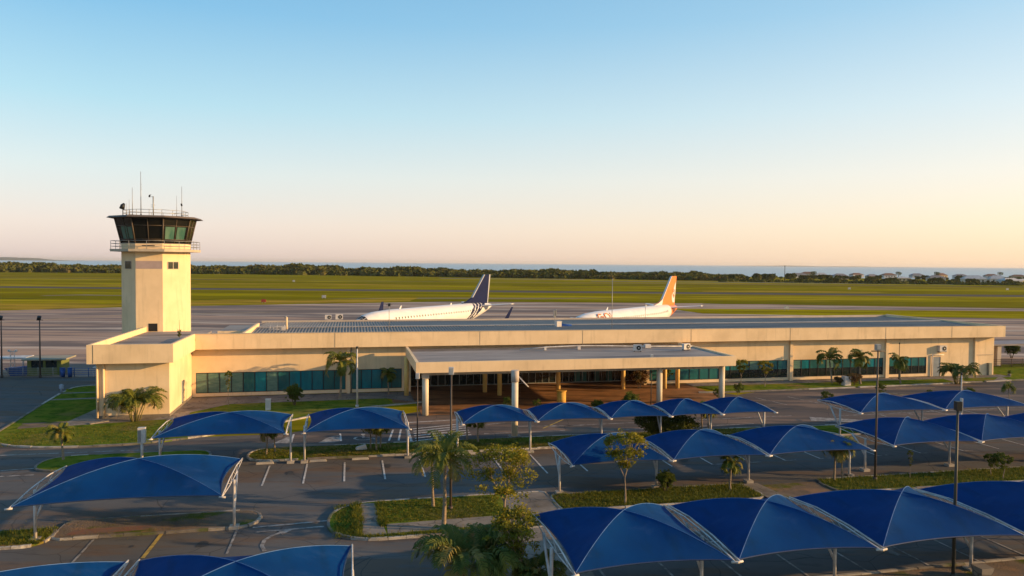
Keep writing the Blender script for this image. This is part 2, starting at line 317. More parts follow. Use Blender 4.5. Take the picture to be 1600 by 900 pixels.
# ------------------------------------------------------------------ ground sheets
def sheet(name, poly, z, m, kind='structure'):
    """flat sheet, polygon in world xy"""
    mb = MB(); n = len(poly)
    a = sum(poly[i][0] * poly[(i + 1) % n][1] - poly[(i + 1) % n][0] * poly[i][1] for i in range(n))
    if a < 0: poly = poly[::-1]
    mb.add([(p[0], p[1], z) for p in poly], [tuple(range(n))])
    o = mb.build(name, m); tag(o, kind=kind); return o
def uvp(pts): return [tuple(W(u, v)[:2]) for u, v in pts]
def smooth_poly(pts, it=2, closed=True):
    for _ in range(it):
        q = []; n = len(pts)
        rng = range(n) if closed else range(n - 1)
        if not closed: q.append(pts[0])
        for i in rng:
            a, b = pts[i], pts[(i + 1) % n]
            q.append((a[0] * .75 + b[0] * .25, a[1] * .75 + b[1] * .25)); q.append((a[0] * .25 + b[0] * .75, a[1] * .25 + b[1] * .75))
        if not closed: q.append(pts[-1])
        pts = q
    return pts
def rounded(u0, u1, v0, v1, r0=1.2, r1=1.2, n=6):
    pts = []
    for (cu, cv, a0, r) in ((u1 - r1, v1 - r1, 0, r1), (u0 + r0, v1 - r0, 90, r0), (u0 + r0, v0 + r0, 180, r0), (u1 - r1, v0 + r1, 270, r1)):
        for i in range(n + 1):
            a = math.radians(a0 + 90 * i / n); pts.append((cu + r * math.cos(a), cv + r * math.sin(a)))
    return pts
KERBS = []
M_KERB2 = mat('kerb_dirty', (0.20, 0.175, 0.15), (0.12, 0.105, 0.09), 0.9, 1.5, bump=0.5, bscale=15, detail=8, c3=(0.09, 0.10, 0.04), scale3=0.6, alpha3=(0.5, 0.6))
M_KERB3 = mat('kerb_worn_paint', (0.50, 0.46, 0.40), (0.24, 0.21, 0.18), 0.85, 2.5, bump=0.4, bscale=15, detail=9, lo=.42, hi=.58)
def kerb(pts, w=0.16, h=0.13, closed=False, z0=0.0):
    """kerb stones, about a metre each, laid along a world polyline, with small gaps, tilts and different wear"""
    rk = random.Random(int(pts[0][0] * 13 + len(pts))); mb = MB(); P = [Vector((p[0], p[1], 0)) for p in pts]
    if closed: P.append(P[0].copy())
    cum = [0.0]
    for a, b in zip(P, P[1:]): cum.append(cum[-1] + (b - a).length)
    def at(d):
        for i in range(len(P) - 1):
            if d <= cum[i + 1] or i == len(P) - 2:
                t = (d - cum[i]) / max(1e-6, cum[i + 1] - cum[i]); return P[i].lerp(P[i + 1], min(1, t))
    d = 0.0; tot = cum[-1]; run = 0
    while d < tot - .05:
        L_ = min(rk.uniform(.75, 1.1), tot - d); n = 2; g = .012
        if rk.random() < .03: d += L_ * .5; continue
        hh = h + rk.uniform(-.025, .012); off = rk.uniform(-.012, .012)
        if run <= 0: cur = rk.choice((0, 0, 0, 1, 1, 2)); run = rk.randint(1, 5)
        run -= 1
        A, M_, B = at(d + g), at(d + L_ / 2), at(d + L_ - g); Q = [A, M_, B]
        ring = []
        for k in range(3):
            t = (Q[min(2, k + 1)] - Q[max(0, k - 1)]).normalized(); nn = Vector((-t.y, t.x, 0))
            for sx, z in ((w / 2, z0), (w / 2, hh - .02), (w / 2 - .025, hh), (-w / 2 + .025, hh), (-w / 2, hh - .02), (-w / 2, z0)):
                q = Q[k] + nn * (sx + off); ring.append((q.x, q.y, z))
        fs_ = [(k * 6 + j, k * 6 + j + 1, (k + 1) * 6 + j + 1, (k + 1) * 6 + j) for k in range(2) for j in range(5)] + [(5, 4, 3, 2, 1, 0), (12, 13, 14, 15, 16, 17)]
        mb.add(ring, [tuple(reversed(f)) for f in fs_], cur); d += L_
    o = mb.build('kerb', [M_KERB, M_KERB2, M_KERB3]); tag(o, kind='structure'); return o
def island(name, uvpts, m, h=0.10, smooth=0):
    if smooth: uvpts = smooth_poly(uvpts, smooth)
    w = uvp(uvpts)
    mb = MB(); mb.prism(w, 0.0, h); struct(name, mb, m)
    kerb(w, closed=True)

# land: large grass sheet reaching the shore; sea beyond
land = [(-9000, -300), (9000, -300), (9000, 100), (1500, 420), (800, 640), (560, 700), (430, 770), (330, 830), (200, 880), (20, 960), (-200, 1050), (-700, 1130), (-1500, 1150), (-9000, 900)]
mb = MB(); mb.add([(x, y, 0) for x, y in land], [tuple(range(len(land)))]); struct('ground', mb, M_GROUND)
sh = land[3:-1]; mb = MB()
for i in range(len(sh) - 1):
    a, b = sh[i], sh[i + 1]; mb.add([(a[0], a[1], .03), (b[0], b[1], .03), (b[0] * 1.0, b[1] + 9, -.35), (a[0], a[1] + 9, -.35)], [(0, 1, 2, 3)])
struct('beach', mb, M_SAND)
m = bpy.data.materials.new('sea_water'); m.use_nodes = True; p = m.node_tree.nodes['Principled BSDF']
p.inputs['Base Color'].default_value = (0.20, 0.28, 0.32, 1); p.inputs['Roughness'].default_value = 0.3; p.inputs['Specular IOR Level'].default_value = 0.5
n = m.node_tree.nodes; l = m.node_tree.links
tc = n.new('ShaderNodeTexCoord'); tx = n.new('ShaderNodeTexNoise'); tx.inputs['Scale'].default_value = 0.25; tx.inputs['Detail'].default_value = 5
bp = n.new('ShaderNodeBump'); bp.inputs['Strength'].default_value = 1.0; bp.inputs['Distance'].default_value = 1.2
l.new(tc.outputs['Object'], tx.inputs['Vector']); l.new(tx.outputs[0], bp.inputs['Height']); l.new(bp.outputs[0], p.inputs['Normal'])
mb = MB(); mb.add([(-40000, 300, -0.3), (40000, 300, -0.3), (40000, 40000, -0.3), (-40000, 40000, -0.3)], [(0, 1, 2, 3)]); struct('sea', mb, m)
# island far out on the left, low headland on the right
def hill(name, cx, cy, wx, wy, h, seed, m=M_ISLE):
    rnd = random.Random(seed); mb = MB(); n, k = 40, 6
    ph = [rnd.uniform(0, 6.28) for _ in range(4)]
    vs_ = []
    for j in range(k + 1):
        for i in range(n + 1):
            x = i / n * 2 - 1; y = j / k * 2 - 1
            prof = max(0, 1 - abs(x) ** 1.8) * (0.55 + 0.25 * math.sin(x * 3 + ph[0]) + 0.12 * math.sin(x * 9 + ph[1]) + 0.05 * math.sin(x * 23 + ph[2]))
            vs_.append((cx + x * wx, cy + y * wy, -0.5 + h * prof * max(0, 1 - y * y)))
    mb.add(vs_, [(j * (n + 1) + i, j * (n + 1) + i + 1, (j + 1) * (n + 1) + i + 1, (j + 1) * (n + 1) + i) for j in range(k) for i in range(n)], 0, True)
    struct(name, mb, m)
hill('hills', -6600, 9300, 1100, 500, 62, 3)
hill('hills', 5200, 12500, 1500, 500, 22, 5)

# airfield pavement
def pxp(pts): return [tuple(G(x, y)[:2]) for x, y in pts]
apron = [(-330, 150), (-130, 187), (-108, 204), (-92, 213), (-22, 249), (65, 250), (163, 235), (400, 200), (400, 184), (170, 221), (46, 220), (51, 198), (130, 188), (330, 150), (330, 90), (130, 96)]
apron += uvp([(95, 7), (92, 27), (-5, 27), (-13.5, 23.8), (-24, 26), (-60, 36)])
apron += [(-330, 60)]
sheet('apron', apron, 0.008, M_APRON)
sheet('runway', [(-900, 318), (-236, 336), (231, 328), (900, 300), (900, 325), (231, 349), (-236, 356), (-900, 340)], 0.03, M_RUNWAY)
sheet('taxiway', [(-900, 505), (-236, 512), (231, 500), (700, 470), (700, 477), (231, 508), (-236, 519), (-900, 512)], 0.03, M_RUNWAY)
M_DITCH = mat('ditch_grass', (0.060, 0.065, 0.018), (0.10, 0.09, 0.025), .95, .05)
M_STRAW = mat('straw_grass', (0.42, 0.25, 0.045), (0.32, 0.23, 0.02), .95, .03)
layer(M_STRAW, 1.0, (.01, .12, 1), (0.18, 0.16, 0.01), .50, .56, .8, 5)
layer(M_STRAW, 1.0, (.03, .3, 1), (0.11, 0.08, 0.02), .54, .60, .7, 15)
M_STRAW.node_tree.nodes['Principled BSDF'].inputs['Specular IOR Level'].default_value = 0.0; M_DITCH.node_tree.nodes['Principled BSDF'].inputs['Specular IOR Level'].default_value = 0.0
def band(name, pts_px, th, m, z):
    a = [G(x, y) for x, y in pts_px]; sheet(name, [(p.x, p.y) for p in a] + [(p.x, p.y + th(p.y) * (1 + .3 * math.sin(i * 2.1))) for i, p in reversed(list(enumerate(a)))], z, m)
band('grass_strip', [(-300, 430), (0, 433.5), (200, 435), (360, 437), (560, 439.5), (760, 441)], lambda y: 5, M_DITCH, .034)
band('grass_strip', [(800, 446), (1000, 447), (1200, 449.5), (1400, 451), (1700, 453)], lambda y: 6, M_DITCH, .034)
band('grass_strip', [(-200, 465), (0, 466.5), (90, 467.5), (190, 468)], lambda y: 2.5, M_DITCH, .034)
band('grass_strip', [(300, 469), (430, 469.5), (560, 470)], lambda y: 2.0, M_DITCH, .034)
band('grass_strip', [(-200, 482), (0, 483.5), (100, 481.5), (190, 478.8), (300, 476.5), (480, 473.5), (640, 470.5)], lambda y: 26, M_STRAW, .036)
band('grass_strip', [(300, 443.5), (480, 444.5), (700, 447)], lambda y: 14, M_STRAW, .032)
band('grass_strip', [(1100, 456), (1250, 457), (1390, 458)], lambda y: 18, M_STRAW, .032)
band('taxiway', [(60, 462.5), (120, 461.5), (160, 462), (230, 463)], lambda y: 5, M_TAXI, .038)
band('grass_strip', [(1180, 496), (1300, 498), (1420, 499.5), (1700, 504)][:0] or [(1100, 475.5), (1280, 476), (1450, 479), (1700, 482)], lambda y: 3, M_DITCH, .034)
sheet('perimeter_road', [(60, 556), (300, 545), (700, 500), (700, 520), (300, 562), (60, 572)], 0.03, M_TAXI)
sheet('dirt_strip', [(-60, 610), (60, 605), (60, 622), (-60, 628)], 0.03, M_TAXI)
sheet('dirt_strip', [(-70, 262), (10, 270), (40, 285), (-30, 276)], 0.03, mat('dry_strip', (0.20, 0.14, 0.05), (0.16, 0.13, 0.03), 0.95, 0.05))

# landside pavement
sheet('parking_lot', uvp([(-40, -58), (110, -58), (110, -7), (-13, -8), (-30, -8), (-40, -8)]), 0.004, M_ASPH)
sheet('access_road', uvp([(-45, -8.2), (-10.5, -4.5), (-13.2, 16.3), (-11, 18), (-8, 23.6), (-24, 25.8), (-60, 34), (-60, -8)]), 0.009, M_ASPH)
sheet('terminal_road', uvp([(-45, -12.2), (110, -12.2), (110, 5.6), (91, 4.9), (71, 3.6), (56, 3.2), (52.4, 1.5), (51, 4), (21, 4), (21, -1), (8, -9), (-6, -9), (-12, -7.5), (-45, -7)]), 0.013, M_ROAD)
sheet('forecourt_paving', uvp([(20.6, -3.0), (50.6, -3.0), (50.4, 8.85), (45.6, 8.86), (45.6, 12.0), (20.6, 12.0), (20.6, 8.86), (18.5, 8.85), (18.5, 3.2), (20.6, 3.0)]), 0.017, M_BROWN)
# gate court line near fence
# lawns
lawnA = smooth_poly([(-13.0, 15.5), (-12.2, 17.4), (-9.5, 18.0), (-5.7, 18.2), (-5.7, -0.6), (1.4, -1.2), (1.4, -9.3), (-4.9, -9.5), (-8.6, -8.4), (-11.0, -6.0), (-10.9, -4.0)], 1)
mb = MB(); mb.prism(uvp(lawnA), 0, 0.08); struct('lawn', mb, M_LAWN)
kerb(uvp(smooth_poly([(-9.3, 18.2), (-12.2, 17.5), (-13.1, 15.5), (-11.0, -4.0), (-11.1, -6.2), (-8.6, -8.6), (-4.9, -9.7), (1.4, -9.5), (8, -5.0), (14, .6), (21.2, 2.9)], 2, False)), w=0.22)
lawnB = [(1.4, -9.3), (1.4, 1.5), (4.0, 4.8), (18.0, 5.3), (18.6, 2.0), (14, .8), (8, -4.9)]
mb = MB(); mb.prism(uvp(lawnB), 0, 0.081); struct('lawn', mb, M_LAWN)
sheet('footpath', uvp([(0, -1.3), (1.35, -1.3), (1.35, 1.5), (4.0, 4.9), (18.0, 5.4), (20.5, 3.0), (20.5, 8.8), (0.05, 8.8)]), 0.06, M_CONC)
sheet('footpath', uvp([(-13, 13.0), (-5.6, 13.2), (-5.6, 13.7), (-13, 13.5)]), 0.085, M_CONC)
sheet('footpath', uvp([(-12.6, 9.4), (-5.6, 9.9), (-5.6, 10.4), (-12.5, 10.0)]), 0.085, M_CONC)
sheet('footpath', uvp([(-6.9, 4.0), (-5.55, 6.0), (-5.55, -0.1), (0, -0.1), (0, -1.2), (-7.6, -2.6)]), 0.086, M_CONC)
sheet('bare_soil', uvp([(-10.6, -0.8), (-7.0, -0.6), (-6.9, -2.3), (-10.2, -2.9)]), 0.085, M_DIRT)
lawnC = [(50.6, 6.6), (52.3, 3.1), (56, 3.3), (59.2, 3.3), (71.3, 3.8), (86.5, 4.8), (110, 6.4), (110, 7.2), (91.5, 6.9), (60, 6.9)]
mb = MB(); mb.prism(uvp(lawnC), 0, 0.08); struct('lawn', mb, M_LAWN)
kerb(uvp(smooth_poly([(49.2, 3.4), (51.2, 3.0), (56, 3.1), (59.2, 3.2), (71.3, 3.6), (86.5, 4.6), (110, 6.2)], 2, False)), w=0.3)
sheet('footpath', uvp([(50.4, 7.0), (91.2, 7.0), (91.2, 8.85), (50.4, 8.85)]), 0.06, M_CONC)
sheet('footpath', uvp([(80.8, 4.4), (82.6, 4.5), (83.4, 7.0), (81.6, 7.0)]), 0.084, M_CONC)
sheet('footpath', uvp([(86.5, 4.9), (88.5, 5.0), (91, 9), (89.5, 7.2)]), 0.085, M_CONC)
mb = MB(); mb.prism(uvp([(91.4, 7.4), (110, 7.6), (110, 17), (91.4, 16)]), 0, 0.07); struct('lawn', mb, M_LAWN)

# parking medians
island('median', rounded(-4.6, 5.5, -15.9, -12.2, 1.6, 1.2), M_LAWN)
island('median', rounded(8.0, 47.5, -15.8, -12.5, 1.5, 1.5), M_LAWNDRY)
island('median', rounded(49.9, 80, -16.0, -12.9, 1.5, 1.5), M_LAWN)
island('median', rounded(-6, 1.0, -28.9, -26.6, 0.8, 0.8), M_LAWNDRY)
island('median', rounded(1.05, 10.2, -28.2, -25.7, .5, 1.1), M_DIRT, h=0.11)
sheet('brick_patch', uvp([(1.6, -27.9), (5.2, -27.8), (5.2, -27.2), (1.8, -27.2)]), 0.115, mat('broken_brick', (0.22, 0.09, 0.05), (0.15, 0.10, 0.07), 0.9, 3))
island('median', rounded(13.6, 25.4, -31.0, -25.5, 2.4, 0.3, 8), M_LAWN)
sheet('footpath', uvp([(15.0, -30.8), (16.3, -30.8), (16.5, -29.2), (25.2, -29.0), (25.2, -30.3), (16.5, -30.4), (16.3, -30.8)][:0] or [(14.9, -30.6), (16.35, -30.6), (15.9, -25.8), (14.9, -25.8)]), 0.104, M_CONC)
sheet('footpath', uvp([(16.4, -30.5), (22.4, -30.3), (22.4, -29.0), (16.4, -29.2)]), 0.106, M_CONC)
sheet('plaza', uvp([(22.6, -44), (24.4, -38), (25.5, -29.0), (25.4, -25.6), (23.1, -25.7), (22.4, -28.8), (22.4, -30.8), (20.5, -36), (17.5, -44)]), 0.112, M_CONC)
island('median', rounded(25.5, 37.4, -28.9, -26.2, .4, .7), M_LAWNDRY)
sheet('bare_soil', uvp([(25.6, -26.4), (27.2, -26.4), (27.2, -27.3), (25.9, -27.9)]), 0.116, mat('brown_rubble', (0.14, 0.07, 0.045), (0.08, 0.05, 0.035), 0.95, 4, bump=1, bscale=6))
sheet('footpath', uvp([(36.2, -26.4), (38.2, -26.4), (38.6, -30.5), (37.4, -30.5), (37.2, -27.4)]), 0.118, M_CONC)
sheet('footpath', uvp([(25.6, -30.0), (41.7, -29.9), (41.7, -29.0), (25.6, -29.0)]), 0.05, M_CONC)
sheet('bare_soil', uvp([(38.3, -26.6), (41.9, -26.6), (41.7, -29.3), (38.7, -30.4)]), 0.06, M_DIRT)
island('median', rounded(42.0, 78, -28.9, -26.3, 0.8, 0.8), M_LAWN)
# front strip with low wall kerb
mb = MB(); mb.prism(uvp([(22, -60), (80, -60), (80, -40.6), (22, -40.9)]), 0, 0.10); struct('verge', mb, M_LAWNDRY)
kerb(uvp([(22, -39.05), (50, -38.85), (80, -38.6)]), w=0.18, h=0.16)
kerb(uvp([(22, -40.9), (50, -40.7), (80, -40.5)]), w=0.18, h=0.14)
sheet('footpath', uvp([(22, -39.15), (80, -38.7), (80, -40.5), (22, -40.8)]), 0.09, M_DIRT)

# ------------------------------------------------------------------ painted markings
def lines(name, segs, m, z=0.022, w=0.11):
    mb = MB()
    for (a, b) in segs:
        A, B = W(*a), W(*b); t = (B - A).normalized(); nn = Vector((-t.y, t.x, 0)) * w / 2
        mb.add([(p.x, p.y, z) for p in (A - nn, B - nn, B + nn, A + nn)], [(0, 1, 2, 3)])
    return struct(name, mb, m)
lines('parking_markings', [((u, -16.9), (u, -21.2)) for u in (9.65, 11.95, 14.3, 16.7, 19.1)], M_LINE)
lines('parking_markings', [((u, -17.2), (u, -21.8)) for u in (24.0, 26.6, 29.2, 31.8, 34.9, 37.7, 40.43, 43.0, 45.6, 50.0, 53.5, 57.0, 60.0, 62.8, 65.5, 68)], M_LINE)
lines('parking_markings', [((u, -21.85), (u + .8, -21.8)) for u in (35, 37.7, 40.43, 43.0, 45.6, 50.0, 53.5, 57.0)], M_LINEW)
lines('parking_markings', [((u, -34.9), (u, -38.95)) for u in (25.0, 27.8, 30.6, 33.4, 36.2, 39.25, 41.8, 44.4, 47.0, 49.6)], M_LINEW)
lines('parking_markings', [((u, -28.3), (u, -31.4)) for u in (9.3, 3.0)], M_LINEW)
lines('parking_markings', [((5.9, -27.95), (5.8, -31.2))], M_LINEY, w=0.18)
lines('road_markings', [((-14, -10.9), (1, -11.2)), ((-14, -15.9), (-4, -14.8)), ((-8, -16.4), (-4, -16.4)), ((-6.2, -16.4), (-6.6, -20.5)),
                        ((10.0, -28.2), (13.6, -27.9)), ((10.2, -28.9), (13.4, -28.7))], M_LINEW, w=0.18)
lines('road_markings', [((30, -9.0), (52, -8.6)), ((56, -9.4), (84, -8.7)), ((18.8, -9.3), (27, -7.0)), ((27.6, -8.5), (33, -9.1)), ((24.6, -10.6), (31, -10.6)), ((33, -11.2), (47, -11.0))], M_LINEW, w=0.14)
lines('road_markings', [((u, -0.2), (u + 1.0, -4.0)) for u in (53.5, 57, 61, 65, 69, 73, 77)], M_LINEW, w=0.12)
lines('road_markings', [((u, -12.0), (u, -8.5)) for u in (60, 63, 66, 69)], M_LINEW, w=0.12)
lines('road_markings', [((29.5, -9.6), (32.4, -6.2)), ((71.5, 2.4), (76, 2.0)), ((66, .4), (70, -1.2))], M_LINEY, w=0.14)
lines('zebra_crossing', [((19.3 + i * .02, -11.9 + i * 0.78), (23.6 + i * .02, -10.7 + i * 0.78)) for i in range(6)] + [((19.0, -12.0), (19.0, -5.6)), ((19.0, -5.6), (24, -5.2))], M_LINE, w=0.2)
# disabled-bay blocks with a wheelchair sign under the shade roofs
def wheelchair(u, v, s):
    mb = MB(); z = 0.024
    def q(pts): mb.add([(*W(u + a * s, v + b * s)[:2], z) for a, b in pts], [tuple(range(len(pts)))])
    for i in range(14):
        a0 = math.radians(-60 + i * 20 + 150); a1 = math.radians(-60 + (i + 1) * 20 + 150)
        q([(.5 * math.cos(a0), .45 * math.sin(a0)), (.5 * math.cos(a1), .45 * math.sin(a1)), (.66 * math.cos(a1), .6 * math.sin(a1)), (.66 * math.cos(a0), .6 * math.sin(a0))])
    q([(-.08, .0), (.08, .0), (.08, .95), (-.08, .95)]); q([(0, .0), (.45, .0), (.45, .14), (0, .14)]); q([(.38, .0), (.75, -.5), (.85, -.42), (.5, .14)])
    q([(-.14, 1.02), (0, .96), (.14, 1.02), (.14, 1.25), (0, 1.31), (-.14, 1.25)])
    return struct('parking_markings', mb, M_LINEW)
wheelchair(15.6, -10.4, 1.1)
sheet('parking_markings', uvp([(12.4, -11.3), (13.9, -11.3), (13.9, -9.0), (13.0, -9.8)]), 0.022, M_LINEW)
sheet('parking_markings', uvp([(9.2, -11.0), (10.4, -11.0), (10.4, -8.9), (10.0, -9.2)]), 0.022, M_LINEW)
lines('parking_markings', [((10.5, -11.6), (10.5, -8.2)), ((14.0, -11.0), (13.9, -8.6)), ((17.4, -11.6), (17.9, -8.0)), ((18.1, -11.6), (18.5, -8.0))], M_LINE, w=0.14)
sheet('parking_markings', uvp([(52.4, -10.8), (56.2, -12.2), (57.0, -11.2), (53.2, -9.4)]), 0.022, M_LINEW)
# curved turn arrow on the near road
mb = MB(); pts = [(10.9, -31.4), (10.7, -30.7), (10.75, -30.0), (11.1, -29.4), (11.5, -29.1)]
for i in range(len(pts) - 1):
    A, B = W(*pts[i]), W(*pts[i + 1]); t = (B - A).normalized(); nn = Vector((-t.y, t.x, 0)) * .09
    mb.add([(p.x, p.y, .022 + i * .0005) for p in (A - nn, B - nn, B + nn, A + nn)], [(0, 1, 2, 3)])
mb.add([(*W(*p)[:2], .0265) for p in ((11.2, -28.8), (11.95, -28.85), (11.5, -29.5))], [(0, 1, 2)]); struct('road_arrow', mb, M_LINEW)
# apron guide lines
mb = MB()
for (a, b) in (((-125, 120), (-92, 175)), ((-92, 175), (-60, 190)), ((-160, 135), (-118, 190))):
    A, B = Vector((*a, 0)), Vector((*b, 0)); t = (B - A).normalized(); nn = Vector((-t.y, t.x, 0)) * .25
    mb.add([(p.x, p.y, .02) for p in (A - nn, B - nn, B + nn, A + nn)], [(0, 1, 2, 3)])
struct('apron_markings', mb, M_LINEY)

# oil stains under the bays and drain covers
rnd = random.Random(77); M_OIL = mat('oil_stain', (0.028, 0.026, 0.025), (0.05, 0.047, 0.045), .6, 3, detail=9)
mb = MB()
for (u0, u1, vc_) in ((9.8, 18.5, -19.0), (24, 46, -19.8), (46, 66, -19.8), (25, 50, -36.8), (50.5, 66, -10.8), (3.2, 9, -30.0)):
    n_ = int((u1 - u0) / 2.5)
    for i in range(n_):
        if rnd.random() < .25: continue
        cu_, cv_ = u0 + (i + .5) * (u1 - u0) / n_ + rnd.uniform(-.3, .3), vc_ + rnd.uniform(-.6, .6)
        for q in range(rnd.randint(1, 3)):
            a_, b_ = cu_ + rnd.uniform(-.35, .35), cv_ + rnd.uniform(-.6, .6); r_ = rnd.uniform(.08, .32)
            mb.add([(*W(a_ + r_ * rnd.uniform(.6, 1.1) * math.cos(k * PI / 5), b_ + r_ * 1.5 * rnd.uniform(.6, 1.1) * math.sin(k * PI / 5))[:2], .0165 + q * .001) for k in range(10)], [tuple(range(10))])
tag(mb.build('oil_stains', M_OIL), kind='stuff')
# ------------------------------------------------------------------ terminal building
term = empty('terminal_building', W(0, 0), TH, 'long low cream airport terminal with a deep plain fascia and teal ribbon windows', 'building')
WV = 8.9                      # wall plane
ztop = lambda u: 6.15 - 0.10 * (u / 91)
# main wall with openings: segments (u0,u1,zlo,zhi)
wins = [(0.35, 14.2, 13), (14.75, 19.7, 5), (46.2, 54.4, 7), (54.6, 62.75, 7), (63.5, 75.15, 11), (75.95, 81.0, 5)]
WLO, WHI = 0.42, 2.38
mb = MB()
mb.box((0.02, WV, 0.10), (20.3, WV + .25, WLO)); mb.box((0.02, WV, WHI), (20.3, WV + .25, 4.72))
mb.box((45.9, WV, 0.10), (81.6, WV + .25, WLO)); mb.box((45.9, WV, WHI), (81.6, WV + .25, 4.72))
mb.box((81.6, WV, 0.02), (81.93, WV + .25, 4.72)); mb.box((82.95, WV, 0.02), (90.45, WV + .25, 4.72)); mb.box((81.93, WV, 2.35), (82.95, WV + .25, 4.72))
prev = 0.02
for (a, b, k) in wins[:2]: mb.box((prev, WV, WLO), (a, WV + .25, WHI)); prev = b
mb.box((prev, WV, WLO), (20.3, WV + .25, WHI)); prev = 45.9
for (a, b, k) in wins[2:]: mb.box((prev, WV, WLO), (a, WV + .25, WHI)); prev = b
mb.box((prev, WV, WLO), (81.6, WV + .25, WHI))
# recessed entrance: returns, lintel
mb.box((20.3, WV, 0.02), (20.6, WV + 3.0, 4.72)); mb.box((45.6, WV, 0.02), (45.9, WV + 3.0, 4.72)); mb.box((20.6, WV, 3.3), (45.6, WV + .25, 4.72))
mb.box((90.2, WV + .25, 0.02), (90.45, 27.2, 4.72)); mb.box((0.02, 27.0, 0.02), (90.2, 27.2, 4.72)); mb.box((0.02, WV + .25, .02), (.27, 27.0, 4.72))
mb.build('wall', M_WALL, term)
mb = MB(); mb.box((20.6, WV + .25, 3.3), (45.6, WV + 3.0, 3.45)); mb.build('entrance_ceiling', M_SOFFIT, term)
# fascia and back parapets
mb = MB()
def slope_box(mb, u0, u1, v0, v1, z0, za, zb):
    mb.add([(u0, v0, z0), (u1, v0, z0), (u1, v1, z0), (u0, v1, z0), (u0, v0, za), (u1, v0, zb), (u1, v1, zb), (u0, v1, za)],
           [(0, 3, 2, 1), (4, 5, 6, 7), (0, 1, 5, 4), (1, 2, 6, 5), (2, 3, 7, 6), (3, 0, 4, 7)])
slope_box(mb, 0.5, 91.0, 7.9, 8.15, 4.70, ztop(0), ztop(91))
slope_box(mb, 90.75, 91.0, 8.15, 27.9, 4.70, ztop(91), ztop(91))
mb.build('fascia', M_WALL, term)
mb = MB(); slope_box(mb, 4.2, 91.0, 27.9, 28.1, 4.70, 5.82, 5.95); mb.build('rear_parapet', M_WALLG, term)
mb = MB(); mb.box((0.5, 8.15, 4.72), (90.75, 27.9, 4.85)); mb.build('soffit', M_SOFFIT, term)
mb = MB(); slope_box(mb, 0.45, 91.05, 7.86, 8.19, ztop(0) + .001, ztop(0) + .045, ztop(91) + .045)
mb.v = [(x, y, (ztop(x) + .003 if z < ztop(0) + .01 else z)) for x, y, z in mb.v]
mb.build('coping', mat('coping', (0.52, 0.42, 0.30), None, 0.8, 2), term)
# fascia panel joints
for u in (13.2, 27.45, 38.3, 50.5, 62.4, 74.6, 83.5):
    mb = MB(); mb.box((u - .012, 7.885, 4.72), (u + .012, 7.897, ztop(u) - .02)); mb.build('fascia_joint', mat('joint', (0.22, 0.16, 0.10), None, 0.9, 2), term)
# pilasters / downpipes
for u, w in ((14.47, .32), (63.13, .34), (75.55, .42), (87.66, .24), (45.45, .0)):
    if w:
        mb = MB(); mb.box((u - w / 2, WV - .22, 0.05), (u + w / 2, WV - .004, 4.66)); mb.build('pilaster', M_WALL, term)
mb = MB(); mb.tube([(14.75, WV - .1, .1), (14.75, WV - .1, 4.65)], .05); mb.build('downpipe', M_GALV, term)
mb = MB(); mb.tube([(81.7, WV - .1, .1), (81.7, WV - .1, 2.6), (83.3, WV - .1, 2.6)], .06); mb.build('downpipe', M_BOX, term)
mb = MB(); mb.box((87.8, WV - .05, 2.45), (90.3, WV - .003, 2.52)); mb.build('wall_band', M_SOFFIT, term)
mb = MB(); mb.box((89.5, WV - .35, 0.1), (89.9, WV - .004, 1.5)); mb.build('meter_cabinet', mat('meter_grey', (0.20, 0.22, 0.18), None, 0.6, 2), term)
# windows
for wi, (a, b, k) in enumerate(wins):
    mb = MB(); y0, y1 = WV + .03, WV + .13
    mb.box((a, y0, WLO), (b, y1, WLO + .06)); mb.box((a, y0, WHI - .06), (b, y1, WHI))
    for i in range(k + 1):
        u = a + (b - a) * i / k; hw = .035
        u0 = max(a, u - hw); u1 = min(b, u + hw); mb.box((u0, y0 + .001, WLO + .06), (u1, y1 - .001, WHI - .06))
    fr = mb.build('window', M_FRAME, term)
    if wi in (3, 4, 5):
        g_ = MB(); g_.box((a + .04, WV + .075, WLO + .05), (b - .04, WV + .085, WLO + .95)); g_.build('pane', M_DARKG, fr)
    zl = WLO + .05 if wi not in (3, 4, 5) else WLO + .951
    for i in range(k):
        u0 = a + (b - a) * i / k + .03; u1 = a + (b - a) * (i + 1) / k - .03
        if wi == 0: mt = M_BLIND if i in (0, 1, 2, 3, 6) else (M_TEALB if i in (5, 8, 9, 10) else M_TEAL)
        elif wi == 1: mt = M_TEALB if i in (1, 2) else M_TEAL
        elif wi in (2,): mt = M_TEAL
        else: mt = (M_BLIND, M_TEAL, M_TEAL, M_TEALB)[(i * 3 + wi) % 4]
        g_ = MB(); g_.box((u0, WV + .07, zl), (u1, WV + .08, WHI - .05)); g_.build('pane', mt, fr)
# entrance glazing
mb = MB(); v0 = WV + 2.8
mb.box((20.6, v0, 3.2), (45.6, v0 + .1, 3.3)); mb.box((20.6, v0, .03), (45.6, v0 + .1, .12)); mb.box((20.6, v0, 2.25), (45.6, v0 + .1, 2.32))
for i in range(34):
    u = 20.65 + i * (45.55 - 20.65) / 33; mb.box((u - .03, v0 - .01, .12), (u + .03, v0 + .08, 3.2))
fr = mb.build('entrance_glazing', M_GALV, term)
mb = MB(); mb.box((20.6, v0 + .04, .1), (45.6, v0 + .05, 3.25)); mb.build('pane', M_DARKG, fr)
for u0, u1 in ((38.6, 39.3), (39.4, 40.0), (40.9, 41.5), (42.3, 43.0)):
    mb = MB(); mb.box((u0, v0 + .025, .13), (u1, v0 + .035, 3.15)); mb.build('pane', M_TEAL, fr)
